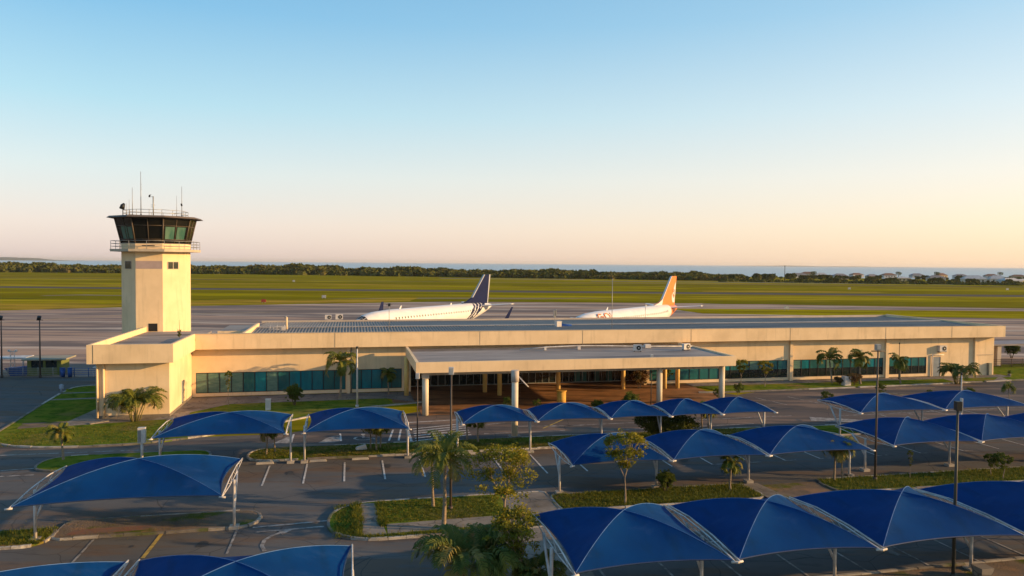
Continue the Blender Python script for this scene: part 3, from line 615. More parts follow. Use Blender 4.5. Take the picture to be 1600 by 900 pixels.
# doors
def door(u, v, z0, w, h, parent, rot=False):
    mb = MB()
    if rot: mb.box((v - .05, u, z0), (v + .03, u + w, z0 + h))
    else: mb.box((u, v + .04, z0), (u + w, v + .10, z0 + h))
    d = mb.build('door', M_DOOR, parent)
    mb = MB()
    if rot: mb.box((v + .031, u + w - .18, z0 + 1.0), (v + .09, u + w - .12, z0 + 1.15))
    else: mb.box((u + w - .18, v - .03, z0 + 1.0), (u + w - .1, v + .039, z0 + 1.1))
    mb.build('handle', M_GALV, d)
door(81.95, WV, .05, .98, 2.3, term)
# roof: corrugated sheet
def corr(u0, u1, rows, pitch=.32, amp=.05, nsub=4):
    mb = MB(); n = int((u1 - u0) / pitch * nsub); 
    for (va, za, vb, zb) in rows:
        vs_ = []; fs_ = []
        for i in range(n + 1):
            u = u0 + (u1 - u0) * i / n; k = i % nsub
            dz = amp if k in (0, 1) else -amp
            vs_ += [(u, va, za + dz), (u, vb, zb + dz)]
        for i in range(n): fs_.append((2 * i, 2 * i + 2, 2 * i + 3, 2 * i + 1))
        mb.add(vs_, fs_)
    return mb
corr(4.9, 90.7, [(8.2, 5.55, 17.2, 5.86)]).build('roof', M_ROOFC, term)
corr(4.9, 90.7, [(17.8, 5.86, 27.85, 5.62)]).build('roof', M_ROOFC, term)
mb = MB(); mb.box((4.9, 17.1, 5.80), (90.7, 17.9, 5.95)); mb.build('ridge_cap', M_GUTTER, term)
mb = MB(); mb.box((0.6, 9.2, 5.3), (4.6, 27.8, 5.35)); mb.build('roof_deck', M_ROOFC, term)
mb = MB(); mb.box((4.6, 8.2, 5.35), (4.85, 20.0, 6.2)); mb.box((1.6, 13.2, 5.35), (4.6, 13.4, 5.95)); mb.build('inner_parapet', M_WALL, term)
mb = MB(); mb.box((48.0, 8.22, 5.6), (90.7, 12.5, 5.68)); mb.build('flashing', M_DECK, term)
# annex block under the tower
mb = MB()
mb.box((-5.49, 0, 0.3), (0, .25, 4.70)); mb.box((-5.49, .25, 0.3), (-5.24, 16, 4.70)); mb.box((-.25, .25, .3), (0, 4.6, 4.7)); mb.box((-.25, 5.55, .3), (0, WV, 4.7)); mb.box((-.25, 4.6, 2.3), (0, 5.55, 4.7))
mb.box((-5.24, 15.75, .3), (-.25, 16, 4.7))
mb.build('annex_wall', M_WALL, term)
mb = MB(); mb.box((-5.52, -.02, 0), (.02, .22, .3)); mb.box((-5.52, .22, 0), (-5.3, 16, .3)); mb.box((-.2, .22, 0), (.02, WV, .3)); mb.build('plinth', mat('plinth', (0.20, 0.17, 0.14), None, 0.9, 2), term)
door(4.62, -.12, .05, .9, 2.2, term, rot=True)
mb = MB()
for u in (-5.42, -4.95): mb.tube([(u, -.12, .15), (u, -.12, 4.65)], .09)
mb.build('downpipe', M_WALL, term)
mb = MB(); z0, z1 = 4.66, 6.2
mb.box((-5.95, -.9, z0), (.5, -.65, z1)); mb.box((-5.95, -.65, z0), (-5.7, 16.2, z1)); mb.box((.25, -.65, z0), (.5, 7.9, z1 - .01))
mb.build('annex_fascia', M_WALL, term)
mb = MB(); mb.box((-5.7, -.65, 4.68), (.25, 16.2, 4.8)); mb.build('annex_soffit', M_SOFFIT, term)
mb = MB(); mb.box((-5.7, -.65, 5.55), (.25, 7.9, 5.7)); mb.box((-5.7, 7.9, 5.55), (.55, 16.2, 5.701)); mb.build('annex_roof', M_DECK, term)
mb = MB(); mb.box((-5.5, -.912, z0 + .02), (-5.47, -.897, z1 - .02)); mb.build('fascia_joint', M_FRAME, term)

# ------------------------------------------------------------------ entrance canopy
can = empty('entrance_canopy', W(34.6, 2, 0), TH, 'wide flat cream canopy on round columns in front of the terminal doors', 'canopy')
cu, cv = 34.6, 2.0
mb = MB(); A, B = 20.0 - cu, 49.2 - cu; F0, F1 = -4.0 - cv, 7.86 - cv
mb.box((A, F0, 3.78), (B, F0 + .25, 4.68)); mb.box((A, F0 + .25, 3.78), (A + .25, F1, 4.68)); mb.box((B - .25, F0 + .25, 3.78), (B, F1, 4.68))
mb.build('fascia', M_WALL, can)
mb = MB(); mb.box((A + .25, F0 + .25, 3.82), (B - .25, F1, 3.9)); mb.build('soffit', M_SOFFIT, can)
mb = MB(); mb.box((A + .25, F0 + .25, 4.35), (B - .25, F1 - 3.2, 4.56)); mb.build('roof', M_DECK, can)
mb = MB(); mb.box((A + .25, F1 - 3.2, 4.35), (B - .25, F1, 4.42)); mb.build('roof_gutter', mat('dark_deck', (0.09, 0.085, 0.085), (0.16, 0.14, 0.13), 0.8, 1.0), can)
mb = MB(); mb.box((A + 1.2, F0 + .9, 3.45), (B - 1.2, F0 + 1.3, 3.819)); mb.build('beam', M_SOFFIT, can)
M_COLY = mat('golden_column_paint', (0.74, 0.50, 0.17), (0.66, 0.43, 0.14), 0.8, 1.0)
def column(u, v, h, r, z0=0.02):
    mb = MB(); mb.tube([(u - cu, v - cv, z0), (u - cu, v - cv, h)], r, 20); c = mb.build('column', (M_COLY if r < .25 else mat('column_paint', (0.66, 0.57, 0.44), None, 0.8, 1.0)), can)
    return c
for u, v in ((20.9, -2.9), (42.2, -2.9), (48.4, -2.9)):
    c = column(u, v, 3.819, .27)
mb = MB(); mb.box((20.6 - cu, -3.25 - cv, 3.2), (21.2 - cu, -2.6 - cv, 3.775)); mb.build('column_head', M_WALLG, can)
for u, v in ((20.0, 6.6), (27.9, 7.4), (29.0, 5.4), (35.4, 6.8), (42.4, 6.8), (46.9, 6.5), (48.3, 6.4)): column(u, v, 3.819, .22)
# free-standing tall column in front of the canopy
c2 = empty('concrete_column', G(804, 684), TH, 'tall pale round concrete column standing on the parking median in front of the canopy', 'column')
mb = MB(); mb.tube([(0, 0, 0), (0, 0, 5.0)], .24, 20); mb.build('shaft', mat('column_paint', (0.66, 0.57, 0.44)), c2)
mb = MB(); mb.tube([(0, 0, 4.2), (0, 0, 5.06)], .29, 20); mb.build('cap', M_WALLG, c2)
mb = MB(); mb.box((-.45, -.45, 0), (.45, .45, .16)); mb.build('footing', M_CONC, c2)
mb = MB(); mb.tube([(.25, 0, 4.6), (.8, -.1, 4.0), (1.0, -.1, 3.8)], .05, 6); mb.build('bracket', M_WHITE, c2)
# ochre drum bollard under canopy
d = empty('drum_bollard', G(877, 634), 0, 'squat ochre round pillar standing in the brown forecourt under the canopy', 'pillar')
mb = MB(); mb.tube([(0, 0, 0), (0, 0, 1.35)], .42, 20); mb.build('shaft', M_YEL, d)
mb = MB(); mb.tube([(0, 0, 1.35), (0, 0, 1.43)], .50, 20); mb.build('cap', M_YEL, d)

# ------------------------------------------------------------------ control tower
TU, TV = -5.4, 19.1
tow = empty('control_tower', W(TU, TV), TH, 'octagonal cream control tower with dark flared glass cab and railings', 'control tower')
def octo(a): 
    R_ = a / math.cos(PI / 8); return [(R_ * math.cos(PI / 8 + i * PI / 4), R_ * math.sin(PI / 8 + i * PI / 4)) for i in range(8)]
def frustum(mb, a0, z0, a1, z1, mi=0, cap=True):
    p, q = octo(a0), octo(a1)
    mb.add([(x, y, z0) for x, y in p] + [(x, y, z1) for x, y in q], ([tuple(reversed(range(8))), tuple(range(8, 16))] if cap else []) + [(i, (i + 1) % 8, 8 + (i + 1) % 8, 8 + i) for i in range(8)], mi)
SA = 3.09
mb = MB(); frustum(mb, SA, 0, SA, 13.9); mb.build('shaft', M_WALL, tow)
mb = MB(); frustum(mb, 4.05, 13.9, 4.08, 14.15); mb.build('balcony', mat('slab_grey', (0.50, 0.42, 0.32), None, 0.85, 2), tow)
mb = MB(); frustum(mb, SA, 14.15, SA + .03, 14.75); mb.build('cab_wall', M_WALL, tow)
mb = MB(); frustum(mb, SA - .02, 14.75, 3.63, 17.33); gl = mb.build('cab_glass', M_CABG, tow)
# brighter panes of the cab where one sees through to the far glass
def face_pt(i, s, t, off=0.0):
    """face i (normal dir i*45deg), s across 0..1, t up 0..1"""
    a = SA - .02 + (3.63 - SA + .02) * t + off; p = octo(a); 
    A_, B_ = Vector(p[(i - 1) % 8]), Vector(p[i % 8]); q = A_.lerp(B_, s); return (q.x, q.y, 14.75 + 2.58 * t)
def pane(i, s0, s1, t0, t1, m, off=.012, name='pane', par=None):
    mb = MB(); c = [face_pt(i, s0, t0, off), face_pt(i, s1, t0, off), face_pt(i, s1, t1, off), face_pt(i, s0, t1, off)]
    d_ = [face_pt(i, s0, t0, off - .01), face_pt(i, s1, t0, off - .01), face_pt(i, s1, t1, off - .01), face_pt(i, s0, t1, off - .01)]
    mb.add(c + d_, [(0, 1, 2, 3), (4, 7, 6, 5), (0, 4, 5, 1), (1, 5, 6, 2), (2, 6, 7, 3), (3, 7, 4, 0)]); mb.build(name, m, par or gl)
# face indices: normal angle = i*45deg ; front (-v) is i=6, front-right i=7, front-left i=5
pane(7, .10, .46, .16, .66, M_CABLIT); pane(7, .56, .90, .16, .66, M_CABLIT); pane(5, .25, .60, .18, .66, M_CABLIT); pane(5, .66, .92, .18, .64, M_CABLIT)
mb = MB()
for i in range(8):
    mb.tube([face_pt(i, 1, 0, .02), face_pt(i, 1, 1, .02)], .07, 6)
    mb.tube([face_pt(i, .5, 0, .03), face_pt(i, .5, 1, .03)], .035, 6)
    for t in (.0, .16, .70, 1.0): mb.tube([face_pt(i, 0, t, .03), face_pt(i, 1, t, .03)], .035, 6)
mb.build('cab_frame', M_BROWNF, tow)
mb = MB(); frustum(mb, 3.8, 17.33, 4.35, 17.36, cap=True); frustum(mb, 4.35, 17.362, 4.1, 17.55); mb.build('cab_roof', mat('cab_roof_brown', (0.14, 0.105, 0.08), None, 0.7, 1), tow)
def oct_rail(a, z0, z1, posts, r=.025, mids=2):
    mb = MB(); p = octo(a)
    for i in range(8):
        A_, B_ = p[i], p[(i + 1) % 8]
        for k in range(mids + 1):
            z = z0 + (z1 - z0) * (k + 1) / (mids + 1); mb.tube([(*A_, z), (*B_, z)], r, 6)
        for k in range(posts):
            t = k / posts; x = A_[0] + (B_[0] - A_[0]) * t; y = A_[1] + (B_[1] - A_[1]) * t; mb.tube([(x, y, z0), (x, y, z1)], r, 6)
    return mb
oct_rail(3.98, 14.15, 15.0, 2).build('balcony_railing', M_GALV, tow)
oct_rail(2.9, 17.55, 18.2, 2, mids=1).build('roof_railing', M_GALV, tow)
# shaft windows
def shaft_win(i, s0, s1, z0, z1, n=1):
    p = octo(SA + .015); A_, B_ = Vector(p[(i - 1) % 8]), Vector(p[i % 8]); nrm = Vector((math.cos(i * PI / 4), math.sin(i * PI / 4)))
    mb = MB(); a, b = A_.lerp(B_, s0), A_.lerp(B_, s1)
    def bx(q0, q1, za, zb, dep, mb_):
        v_ = [(q0.x, q0.y), (q1.x, q1.y), (q1.x + nrm.x * dep, q1.y + nrm.y * dep), (q0.x + nrm.x * dep, q0.y + nrm.y * dep)]
        mb_.prism(v_, za, zb)
    for k in range(n + 1):
        q = a.lerp(b, k / n); t = (b - a).normalized() * .03; bx(q - t, q + t, z0, z1, .03, mb)
    bx(a, b, z0 - .04, z0, .035, mb); bx(a, b, z1, z1 + .04, .035, mb)
    f_ = mb.build('window', M_WALLG, tow); g2 = MB(); bx(a, b, z0, z1, .012, g2); g2.build('pane', M_DARKG, f_)
shaft_win(7, .22, .68, 12.15, 12.85, 2); shaft_win(5, .28, .72, 12.15, 12.9, 1)
p_ = octo(SA)
mb = MB(); mb.box((-1.25, -SA - .012, 12.15), (1.25, -SA - .002, 12.95)); mb.build('lilac_grey_band', mat('lilac_grey', (0.42, 0.32, 0.30), None, 0.85, 1), tow)  # thin lilac-grey rectangle across the front face at window height
mb = MB(); mb.box((-.1, -SA - .03, 5.75), (.75, -SA - .002, 6.55)); mb.build('hatch', M_BLACK, tow)
mb = MB(); mb.box((-.65, -SA - .02, 14.42), (.55, -SA - .04, 14.55)); mb.build('vent', M_BLACK, tow)
for k, (x, y, h, r) in enumerate(((-2.2, -.5, 20.6, .03), (-2.7, .2, 19.4, .02), (-1.2, -1.2, 22.2, .035), (2.0, 0.0, 19.9, .02), (2.7, -.9, 20.8, .03), (-2.6, -1.2, 18.9, .02))):
    a_ = empty('whip_antenna', W(TU, TV) + Vector((x * CT - y * ST, x * ST + y * CT, 17.55)), 0,
               ['thin tall whip aerial second from left on the tower roof', 'short whip aerial near the left end of the tower roof', 'tallest whip aerial on the tower roof with small side spikes',
                'thin short whip aerial right of centre on the tower roof', 'whip aerial with dark collar at the right edge of the tower roof', 'stubby aerial beside the dark floodlight on the tower roof'][k], 'antenna', 'aerials on the tower roof')
    mb = MB(); mb.tube([(0, 0, 0), (0, 0, h - 17.55)], [r * 1.3, r * .6], 6); mb.build('rod', M_GALV, a_)
    mb = MB(); mb.tube([(0, 0, 0), (0, 0, .25)], r * 2.2, 8); mb.build('mount', M_FRAME, a_)
    if k == 2:
        mb = MB()
        for zz in (3.3, 3.0, 2.8): mb.tube([(0, 0, zz), (.14, 0, zz + .05)], .012, 5)
        mb.build('spike', M_GALV, a_)
    if k == 4:
        mb = MB(); mb.tube([(0, 0, 1.2), (-.05, 0, 1.45)], .09, 8); mb.build('collar', M_FRAME, a_)
a_ = empty('instrument_mast', W(TU, TV) + Vector((0.4, -1.5, 17.55)), 0, 'short mast with cross arms and a dark sensor on the middle of the tower roof', 'mast')
mb = MB(); mb.tube([(0, 0, 0), (0, 0, 2.1)], .06, 8); mb.build('pole', M_GALV, a_)
mb = MB(); mb.tube([(-.25, 0, 1.2), (.2, 0, 1.2)], .02, 6); mb.tube([(-.25, 0, 1.0), (.1, 0, 1.0)], .02, 6); mb.tube([(-.45, 0, 2.05), (0, 0, 2.05)], .02, 6); mb.build('cross_arm', M_GALV, a_)
mb = MB(); mb.tube([(-.4, 0, 2.0), (-.38, 0, 2.2), (-.2, 0, 2.26)], [.09, .08, .02], 8); mb.build('sensor', M_BLACK, a_)
a_ = empty('floodlight', W(TU, TV) + Vector((-2.5, -2.0, 17.55)), 0, 'dark floodlight on a bracket at the left end of the tower roof', 'floodlight')
mb = MB(); mb.tube([(0, 0, 0), (0, 0, .9)], .04, 6); mb.build('bracket', M_FRAME, a_)
mb = MB(); mb.tube([(-.05, -.1, .75), (0, 0, 1.1), (.1, .1, 1.3)], [.26, .22, .1], 10); mb.build('head', M_FRAME, a_)

# ------------------------------------------------------------------ roof equipment
def ac_unit(loc, rz, label, s=1.0, wall=False):
    a = empty('air_conditioner', loc, rz, label, 'air conditioner')
    mb = MB(); mb.box((-.45 * s, -.18 * s, .08), (.45 * s, .18 * s, .72 * s)); mb.build('casing', M_BOX, a)
    mb = MB(); mb.tube([(.12 * s, -.19 * s, .4 * s), (.12 * s, -.205 * s, .4 * s)], .24 * s, 16); mb.tube([(.12 * s, -.206 * s, .4 * s), (.12 * s, -.22 * s, .4 * s)], .07 * s, 10, 1); mb.build('fan_grille', [M_BLACK, M_BOX], a)
    mb = MB(); mb.box((-.38 * s, -.2 * s, 0), (-.3 * s, .2 * s, .08)); mb.box((.3 * s, -.2 * s, 0), (.38 * s, .2 * s, .08)); mb.build('bracket', M_FRAME, a)
    return a
def loc_on(px, py, z): 
    p = G(px, py, z); return p
ac_unit(loc_on(513, 500, 5.7), TH, 'left pale air conditioner of the pair on the corrugated roof', .9)
ac_unit(loc_on(530, 500, 5.7), TH, 'right air conditioner of the roof pair with a dark fan facing out', 1.0)
ac_unit(loc_on(996, 549, 4.57), TH - .3, 'small air conditioner on the canopy roof nearer its middle', .9)
ac_unit(loc_on(1072, 547, 4.57), TH + .3, 'small air conditioner on the canopy roof near its right end', .9)
p = W(82.9, WV - .25, 2.95); ac_unit(p, TH, 'white air conditioner bracketed on the wall above the blue-grey side door', 1.1)
def roof_mast(px, py, z, h, label, kind=0):
    a = empty('roof_mast', loc_on(px, py, z), TH, label, 'mast', 'thin masts standing on the terminal roof')
    mb = MB(); mb.tube([(0, 0, 0), (0, 0, h)], .035 if kind != 2 else .10, 8); mb.build('pole', M_GALV if kind != 2 else M_WALL, a)
    if kind == 1:
        mb = MB(); mb.box((-.13, -.13, h - .25), (.13, .13, h + .05)); mb.tube([(-.35, 0, h - .1), (.35, 0, h - .1)], .03, 6); mb.build('lamp_head', M_FRAME, a)
    elif kind == 3:
        mb = MB(); mb.box((-.18, -.1, h - .9), (-.04, .1, h - .1)); mb.box((.04, -.1, h - .7), (.18, .1, h)); mb.build('lamp_head', M_GALV, a)
    elif kind == 2:
        mb = MB(); mb.tube([(0, 0, h), (-.2, 0, h + .05)], .12, 8); mb.build('cowl', M_GALV, a)
    else:
        mb = MB(); mb.tube([(0, 0, h - .02), (0, 0, h + .12)], .06, 8); mb.build('tip', M_GALV, a)
roof_mast(608, 517, 5.65, 2.9, 'thin roof mast with a dark lamp crossing the nose of the white and navy aeroplane', 1)
roof_mast(867, 512, 5.65, 2.1, 'roof mast with two grey lamp boxes near the middle of the roof', 3)
roof_mast(956, 515, 5.65, 5.6, 'very tall needle thin mast on the roof in front of the orange and white aeroplane', 0)
roof_mast(1008, 508, 5.65, 2.4, 'thin mast on the roof just left of the orange tail', 0)
roof_mast(448, 518, 5.6, 1.5, 'short stout cream vent pipe on the corrugated roof', 2)
a = empty('roof_box', loc_on(872, 512, 5.7), TH + .2, 'white equipment box on the roof beside a blue tarpaulin', 'box')
mb = MB(); mb.box((-.3, -.3, 0), (.3, .3, .7)); mb.build('body', M_BOX, a); mb = MB(); mb.box((-.34, -.34, .7), (.34, .34, .76)); mb.build('lid', M_WHITE, a)
mb = MB(); mb.add([(-.7, -.2, .05), (.8, -.2, .02), (.7, .5, .35), (-.6, .5, .42), (0, .1, .4)], [(0, 1, 4), (1, 2, 4), (2, 3, 4), (3, 0, 4), (0, 3, 2, 1)])
tag(mb.build('tarpaulin', M_BLUEP, loc=loc_on(884, 512, 5.66)), 'crumpled blue tarpaulin lying on the terminal roof beside a white box', 'tarpaulin')
a = empty('antenna_frame', loc_on(432, 519, 5.62), TH, 'low tangled white frame standing on the corrugated roof left of the vent pipe', 'frame')
mb = MB()
for i in range(5): mb.tube([(-.7 + i * .35, 0, 0), (-.6 + i * .35, .1, .75 - .1 * (i % 2))], .03, 6)
mb.tube([(-.8, 0, .7), (.9, .05, .5)], .03, 6); mb.tube([(-.8, 0, .35), (.9, .05, .25)], .03, 6); mb.build('bars', M_WHITE, a)
mb = MB(); mb.box((.5, -.05, .1), (.95, .0, .6)); mb.build('panel', M_WHITE, a)
a = empty('roof_pipe', loc_on(813, 548, 4.6), TH, 'long pale pipe lying along the back of the canopy roof', 'pipe')
mb = MB(); mb.tube([(0, 0, .1), (2.5, .2, .28), (6, .35, .35), (9, .5, .28), (13, .6, .15), (18, .3, .12)], .06, 8); mb.build('tube', M_WHITE, a)
mb = MB(); mb.box((2.4, 0, 0), (2.6, .4, .24)); mb.box((5.8, .1, 0), (6.1, .5, .3)); mb.box((13, .4, 0), (13.6, .9, .35)); mb.build('support', M_BOX, a)
mb = MB(); rnd = random.Random(4)
for k in range(26):
    z = rnd.uniform(.0, .5); a0 = rnd.uniform(0, 6.28)
    mb.add([(0, 0, z), (.05 * math.cos(a0 + .6), .05 * math.sin(a0 + .6), z + .2), (.22 * math.cos(a0), .22 * math.sin(a0), z + rnd.uniform(.1, .5))], [(0, 1, 2)])
a = empty('roof_weed', loc_on(389, 523, 5.7) if False else W(-1.2, 9.5, 5.70), 0, 'spindly dark weed growing on the annex roof below the tower', 'plant')
mb.build('foliage', M_LEAFD, a); mb = MB(); mb.tube([(0, 0, 0), (.03, 0, .9), (0, 0, 1.7)], [.03, .02, .01], 5); mb.build('stem', M_BARKD, a)

# ------------------------------------------------------------------ aeroplanes
def plane(loc, rz, label, navy=True):
    """nose towards -x, real size"""
    root = empty('passenger_jet', loc, rz, label, 'aeroplane', 'passenger jets parked on the apron')
    L, Rr, ZC = 39.0, 1.9, 3.45
    # body sections: (x, z centre, rz, ry)
    secs = []
    prof = [(-2.5, -.55, .05), (-2.2, -.5, .45), (-1.6, -.38, .85), (-.7, -.24, 1.2), (.5, -.12, 1.5), (2.5, -.03, 1.75), (6.5, 0, 1.9), (12, 0, 1.9), (18, 0, 1.9), (24, 0, 1.9), (27, .02, 1.9), (30, .2, 1.72), (33, .5, 1.38), (35.5, .78, 1.0), (37.5, 1.0, .62), (39, 1.12, .22)]
    P = []
    for i in range(len(prof) - 1):
        a, b = prof[i], prof[i + 1]; k = max(1, int((b[0] - a[0]) / .35))
        for j in range(k):
            t = j / k; P.append(tuple(a[q] + (b[q] - a[q]) * t for q in range(3)))
    P.append(prof[-1]); n = 48
    vs_ = []; fs_ = []; mi = []
    for (x, dz, r) in P:
        for j in range(n):
            a = 2 * PI * j / n; vs_.append((x, r * math.sin(a), ZC + dz + r * math.cos(a)))
    mb = MB()
    for i in range(len(P) - 1):
        for j in range(n):
            f = (i * n + j, i * n + (j + 1) % n, (i + 1) * n + (j + 1) % n, (i + 1) * n + j)
            x = (P[i][0] + P[i + 1][0]) / 2; a = 2 * PI * (j + .5) / n; za = math.cos(a)     # 1 top, -1 bottom
            col = 0
            if navy:
                s = x - 25.5 - (1 - za) * -1.2
                e = x - (28.5 + 2.6 * za)
                if 0 < e < 5.2 - 1.0 * (1 - za):
                    ph = (x - 28.5 - 2.6 * za + .35 * za * za) / 1.3
                    col = 0 if (ph % 1.0) > .68 and e < 3.6 else 1
            else:
                if x > 33.4 + .3 * za: col = 1
            mi.append(col); fs_.append(f)
    mb.add(vs_, fs_, 0, True); mb.m = mi
    body = mb.build('fuselage', [M_PLANEW, M_NAVY if navy else M_ORANGE], root)
    # cabin windows, on both sides
    for sgn in (1, -1):
        mb = MB(); x = 6
        while x < 31:
            a = math.radians(72) * sgn; dz = 0 if x < 27 else (x - 27) * .07; r = 1.915 if x < 27 else 1.915 - (x - 27) * .055
            c = Vector((x, r * math.sin(a), ZC + dz + r * math.cos(a))); nrm = Vector((0, math.sin(a), math.cos(a))); up = Vector((0, -math.cos(a) * sgn * sgn, math.sin(a)))
            up = Vector((0, -math.cos(a), math.sin(a))) if sgn > 0 else Vector((0, math.cos(a) , -math.sin(a))) * 1
            q = []
            for dx, dy in ((-.11, -.17), (.11, -.17), (.11, .17), (-.11, .17)): q.append(tuple(c + Vector((dx, 0, 0)) + up * dy))
            mb.add(q, [(0, 1, 2, 3) if sgn < 0 else (3, 2, 1, 0)]); x += .8
        mb.build('cabin_windows', M_BLACK, body)
    # cockpit glass
    mb = MB()
    for k in range(-2, 3):
        a0 = math.radians(k * 24 - 10); a1 = math.radians(k * 24 + 10)
        def cp(x, r, dz, a): return (x, r * math.sin(a), ZC + dz + r * math.cos(a))
        mb.add([cp(-1.0, 1.13, -.28, a0), cp(-1.0, 1.13, -.28, a1), cp(-.1, 1.39, -.17, a1), cp(-.1, 1.39, -.17, a0)], [(0, 1, 2, 3)])
    mb.build('cockpit_window', M_BLACK, body)
    # swept surfaces
    def wing(name, pts, th, m, parent=root, mi=None):
        """pts: list of 4 corners (LE root, LE tip, TE tip, TE root); thickness th normal to the surface"""
        a, b, c, d = [Vector(p) for p in pts]; nrm = (b - a).cross(d - a).normalized(); mb = MB()
        def sec(le, te, t):
            out = []
            for s, h in ((0, 0), (.12, .5), (.35, .62), (.7, .36), (1, 0.02), (.7, -.3), (.35, -.5), (.12, -.42)): out.append(le.lerp(te, s) + nrm * (h * t))
            return out
        s0 = sec(a, d, th); s1 = sec(b, c, th * .5); k = 8
        mb.add(s0 + s1, [(i, (i + 1) % k, k + (i + 1) % k, k + i) for i in range(k)] + [tuple(reversed(range(k))), tuple(range(k, 2 * k))], 0, False)
        return mb.build(name, m, parent)
    for s in (1, -1):
        wing('wing', [(13.2, s * 1.5, 2.3), (20.2, s * 13.6, 3.4 if navy else 2.7), (21.8, s * 13.6, 3.4 if navy else 2.7), (20.5, s * 1.5, 2.3)], .75, M_PGREY)
        if navy: wing('winglet', [(20.2, s * 13.6, 3.42), (21.9, s * 14.1, 5.5), (22.6, s * 14.1, 5.5), (21.8, s * 13.6, 3.42)], .16, M_NAVY if navy else M_ORANGE)
        wing('tailplane', [(33.2, s * .6, 4.7), (36.8, s * 5.8, 5.1), (38.2, s * 5.8, 5.1), (37.0, s * .6, 4.7)], .3, M_PLANEW)
        mb = MB(); mb.tube([(11.6, s * 5.0, 1.75), (11.9, s * 5.0, 1.75), (13.2, s * 5.0, 1.75), (14.6, s * 5.0, 1.8), (15.8, s * 5.0, 1.85)], [.92, 1.02, 1.05, .85, .5], 20); e = mb.build('engine', M_PLANEW, root)
        mb = MB(); mb.tube([(11.55, s * 5.0, 1.75), (11.62, s * 5.0, 1.75)], .82, 20); mb.build('fan', M_BLACK, e)
        mb = MB(); mb.tube([(19.2, s * 2.8, .55), (19.2, s * 2.8, 2.5)], .14, 8); g2 = mb.build('landing_gear', M_PGREY, root)
        mb = MB(); mb.tube([(19.2, s * 2.4, .55), (19.2, s * 3.2, .55)], .55, 16); mb.build('wheel', M_BLACK, g2)
    mb = MB(); mb.tube([(4.4, 0, .4), (4.4, 0, 2.2)], .1, 8); g2 = mb.build('landing_gear', M_PGREY, root)
    mb = MB(); mb.tube([(4.4, -.3, .4), (4.4, .3, .4)], .4, 16); mb.build('wheel', M_BLACK, g2)
    # fin: side outline, real thickness
    zt = 10.75
    out = [(27.3, 5.25), (30.0, 5.75), (31.6, 6.35), (36.1, zt), (38.3, zt), (37.4, 5.1), (36.9, 4.7), (31, 4.9)]
    def finmesh(outl, th, m, name, par, y0=0):
        mb = MB(); k = len(outl); mb.add([(x, y0 - th, z) for x, z in outl] + [(x, y0 + th, z) for x, z in outl], [tuple(range(k)), tuple(reversed(range(k, 2 * k)))] + [(i, k + i, k + (i + 1) % k, (i + 1) % k) for i in range(k)])
        return mb.build(name, m, par)
    fin = finmesh(out, .17, M_NAVY if navy else M_ORANGE, 'tail_fin', root)
    if navy:
        finmesh([(31.55, 6.38), (36.05, zt + .02), (36.3, zt + .02), (31.95, 6.45)], .175, M_PGREY, 'leading_edge', fin)
        finmesh([(37.9, zt + .01), (38.32, zt + .01), (37.42, 5.1), (37.15, 5.1)], .174, M_PGREY, 'rudder_edge', fin)
    else:
        finmesh([(27.0, 5.2), (30.0, 5.72), (31.6, 6.35), (35.95, zt + .02), (36.1, zt + .02), (31.9, 6.4), (31.4, 5.2)], .178, M_PLANEW, 'leading_edge', fin)
        finmesh([(38.0, 9.6), (37.4, 9.0), (36.7, 8.0), (36.1, 7.0), (36.1, 6.2), (36.5, 5.6), (37.35, 5.6), (37.7, 7.4)], .18, M_PLANEW, 'emblem_field', fin)
        # ring emblem made of arcs
        mb = MB()
        for (rr, a0, a1) in ((.72, 30, 330), (.42, 200, 500)):
            pts = [(36.95 + rr * .6 * math.cos(math.radians(a0 + (a1 - a0) * i / 20)), 0, 7.4 + rr * 1.1 * math.sin(math.radians(a0 + (a1 - a0) * i / 20))) for i in range(21)]
            mb.tube([(x, -.19, z) for x, _, z in pts], .07, 6); mb.tube([(x, .19, z) for x, _, z in pts], .07, 6)
        mb.build('emblem', M_ORANGE, fin)
        # airline lettering high on the forward fuselage
        def letters(sgn):
            mb = MB()
            def stroke(pts, w=.2):
                mbp = []
                for (x, h) in pts:
                    a = math.radians(71) - h / 1.93; a *= sgn
                    mbp.append((x, 1.93 * math.sin(a), ZC + 1.93 * math.cos(a)))
                mb.tube(mbp, w / 2, 6)
            x0 = 3.6; h = 1.15
            def arc(cx, cy, rx, ry, d0, d1, k=14): return [(cx + rx * math.cos(math.radians(d0 + (d1 - d0) * i / k)), cy + ry * math.sin(math.radians(d0 + (d1 - d0) * i / k))) for i in range(k + 1)]
            # reading direction from nose to tail on this side
            stroke(arc(x0 + .8, h / 2, .8, h / 2, 50, 360)); stroke([(x0 + 1.6, h / 2), (x0 + .9, h / 2)])
            stroke(arc(x0 + 3.0, h / 2, .8, h / 2, 0, 360))
            stroke([(x0 + 4.4, h), (x0 + 4.4, 0), (x0 + 5.6, 0)])
            return mb.build('lettering', M_ORANGE, body)
        letters(-1); letters(1)
    # aerial on the crown
    finmesh([(9, 5.3), (9.5, 5.3), (9.75, 5.85), (9.55, 5.85)], .04, M_PLANEW, 'blade_aerial', body)
    finmesh([(24.2, 5.3), (24.7, 5.3), (24.7, 5.6), (24.5, 5.7)], .04, M_PLANEW, 'blade_aerial', body)
    return root
def plane_at(px, py, Z, heading_deg, **k):
    """tail-root pixel at crown height 5.35 -> place so local (34,0) lies there"""
    x = (px - 800) / FPX; d = VR * x + VU * (-(py - 450) / FPX) + VF
    t = Z / d.y; p = Vector((d.x * t, Z, 0)); a = math.radians(heading_deg)
    loc = p - Vector((math.cos(a), math.sin(a), 0)) * 33.5
    return plane(loc, a, **k)
plane_at(745, 470, 144, 61, label='white passenger jet with a navy blue tail and navy swooshes parked behind the terminal')
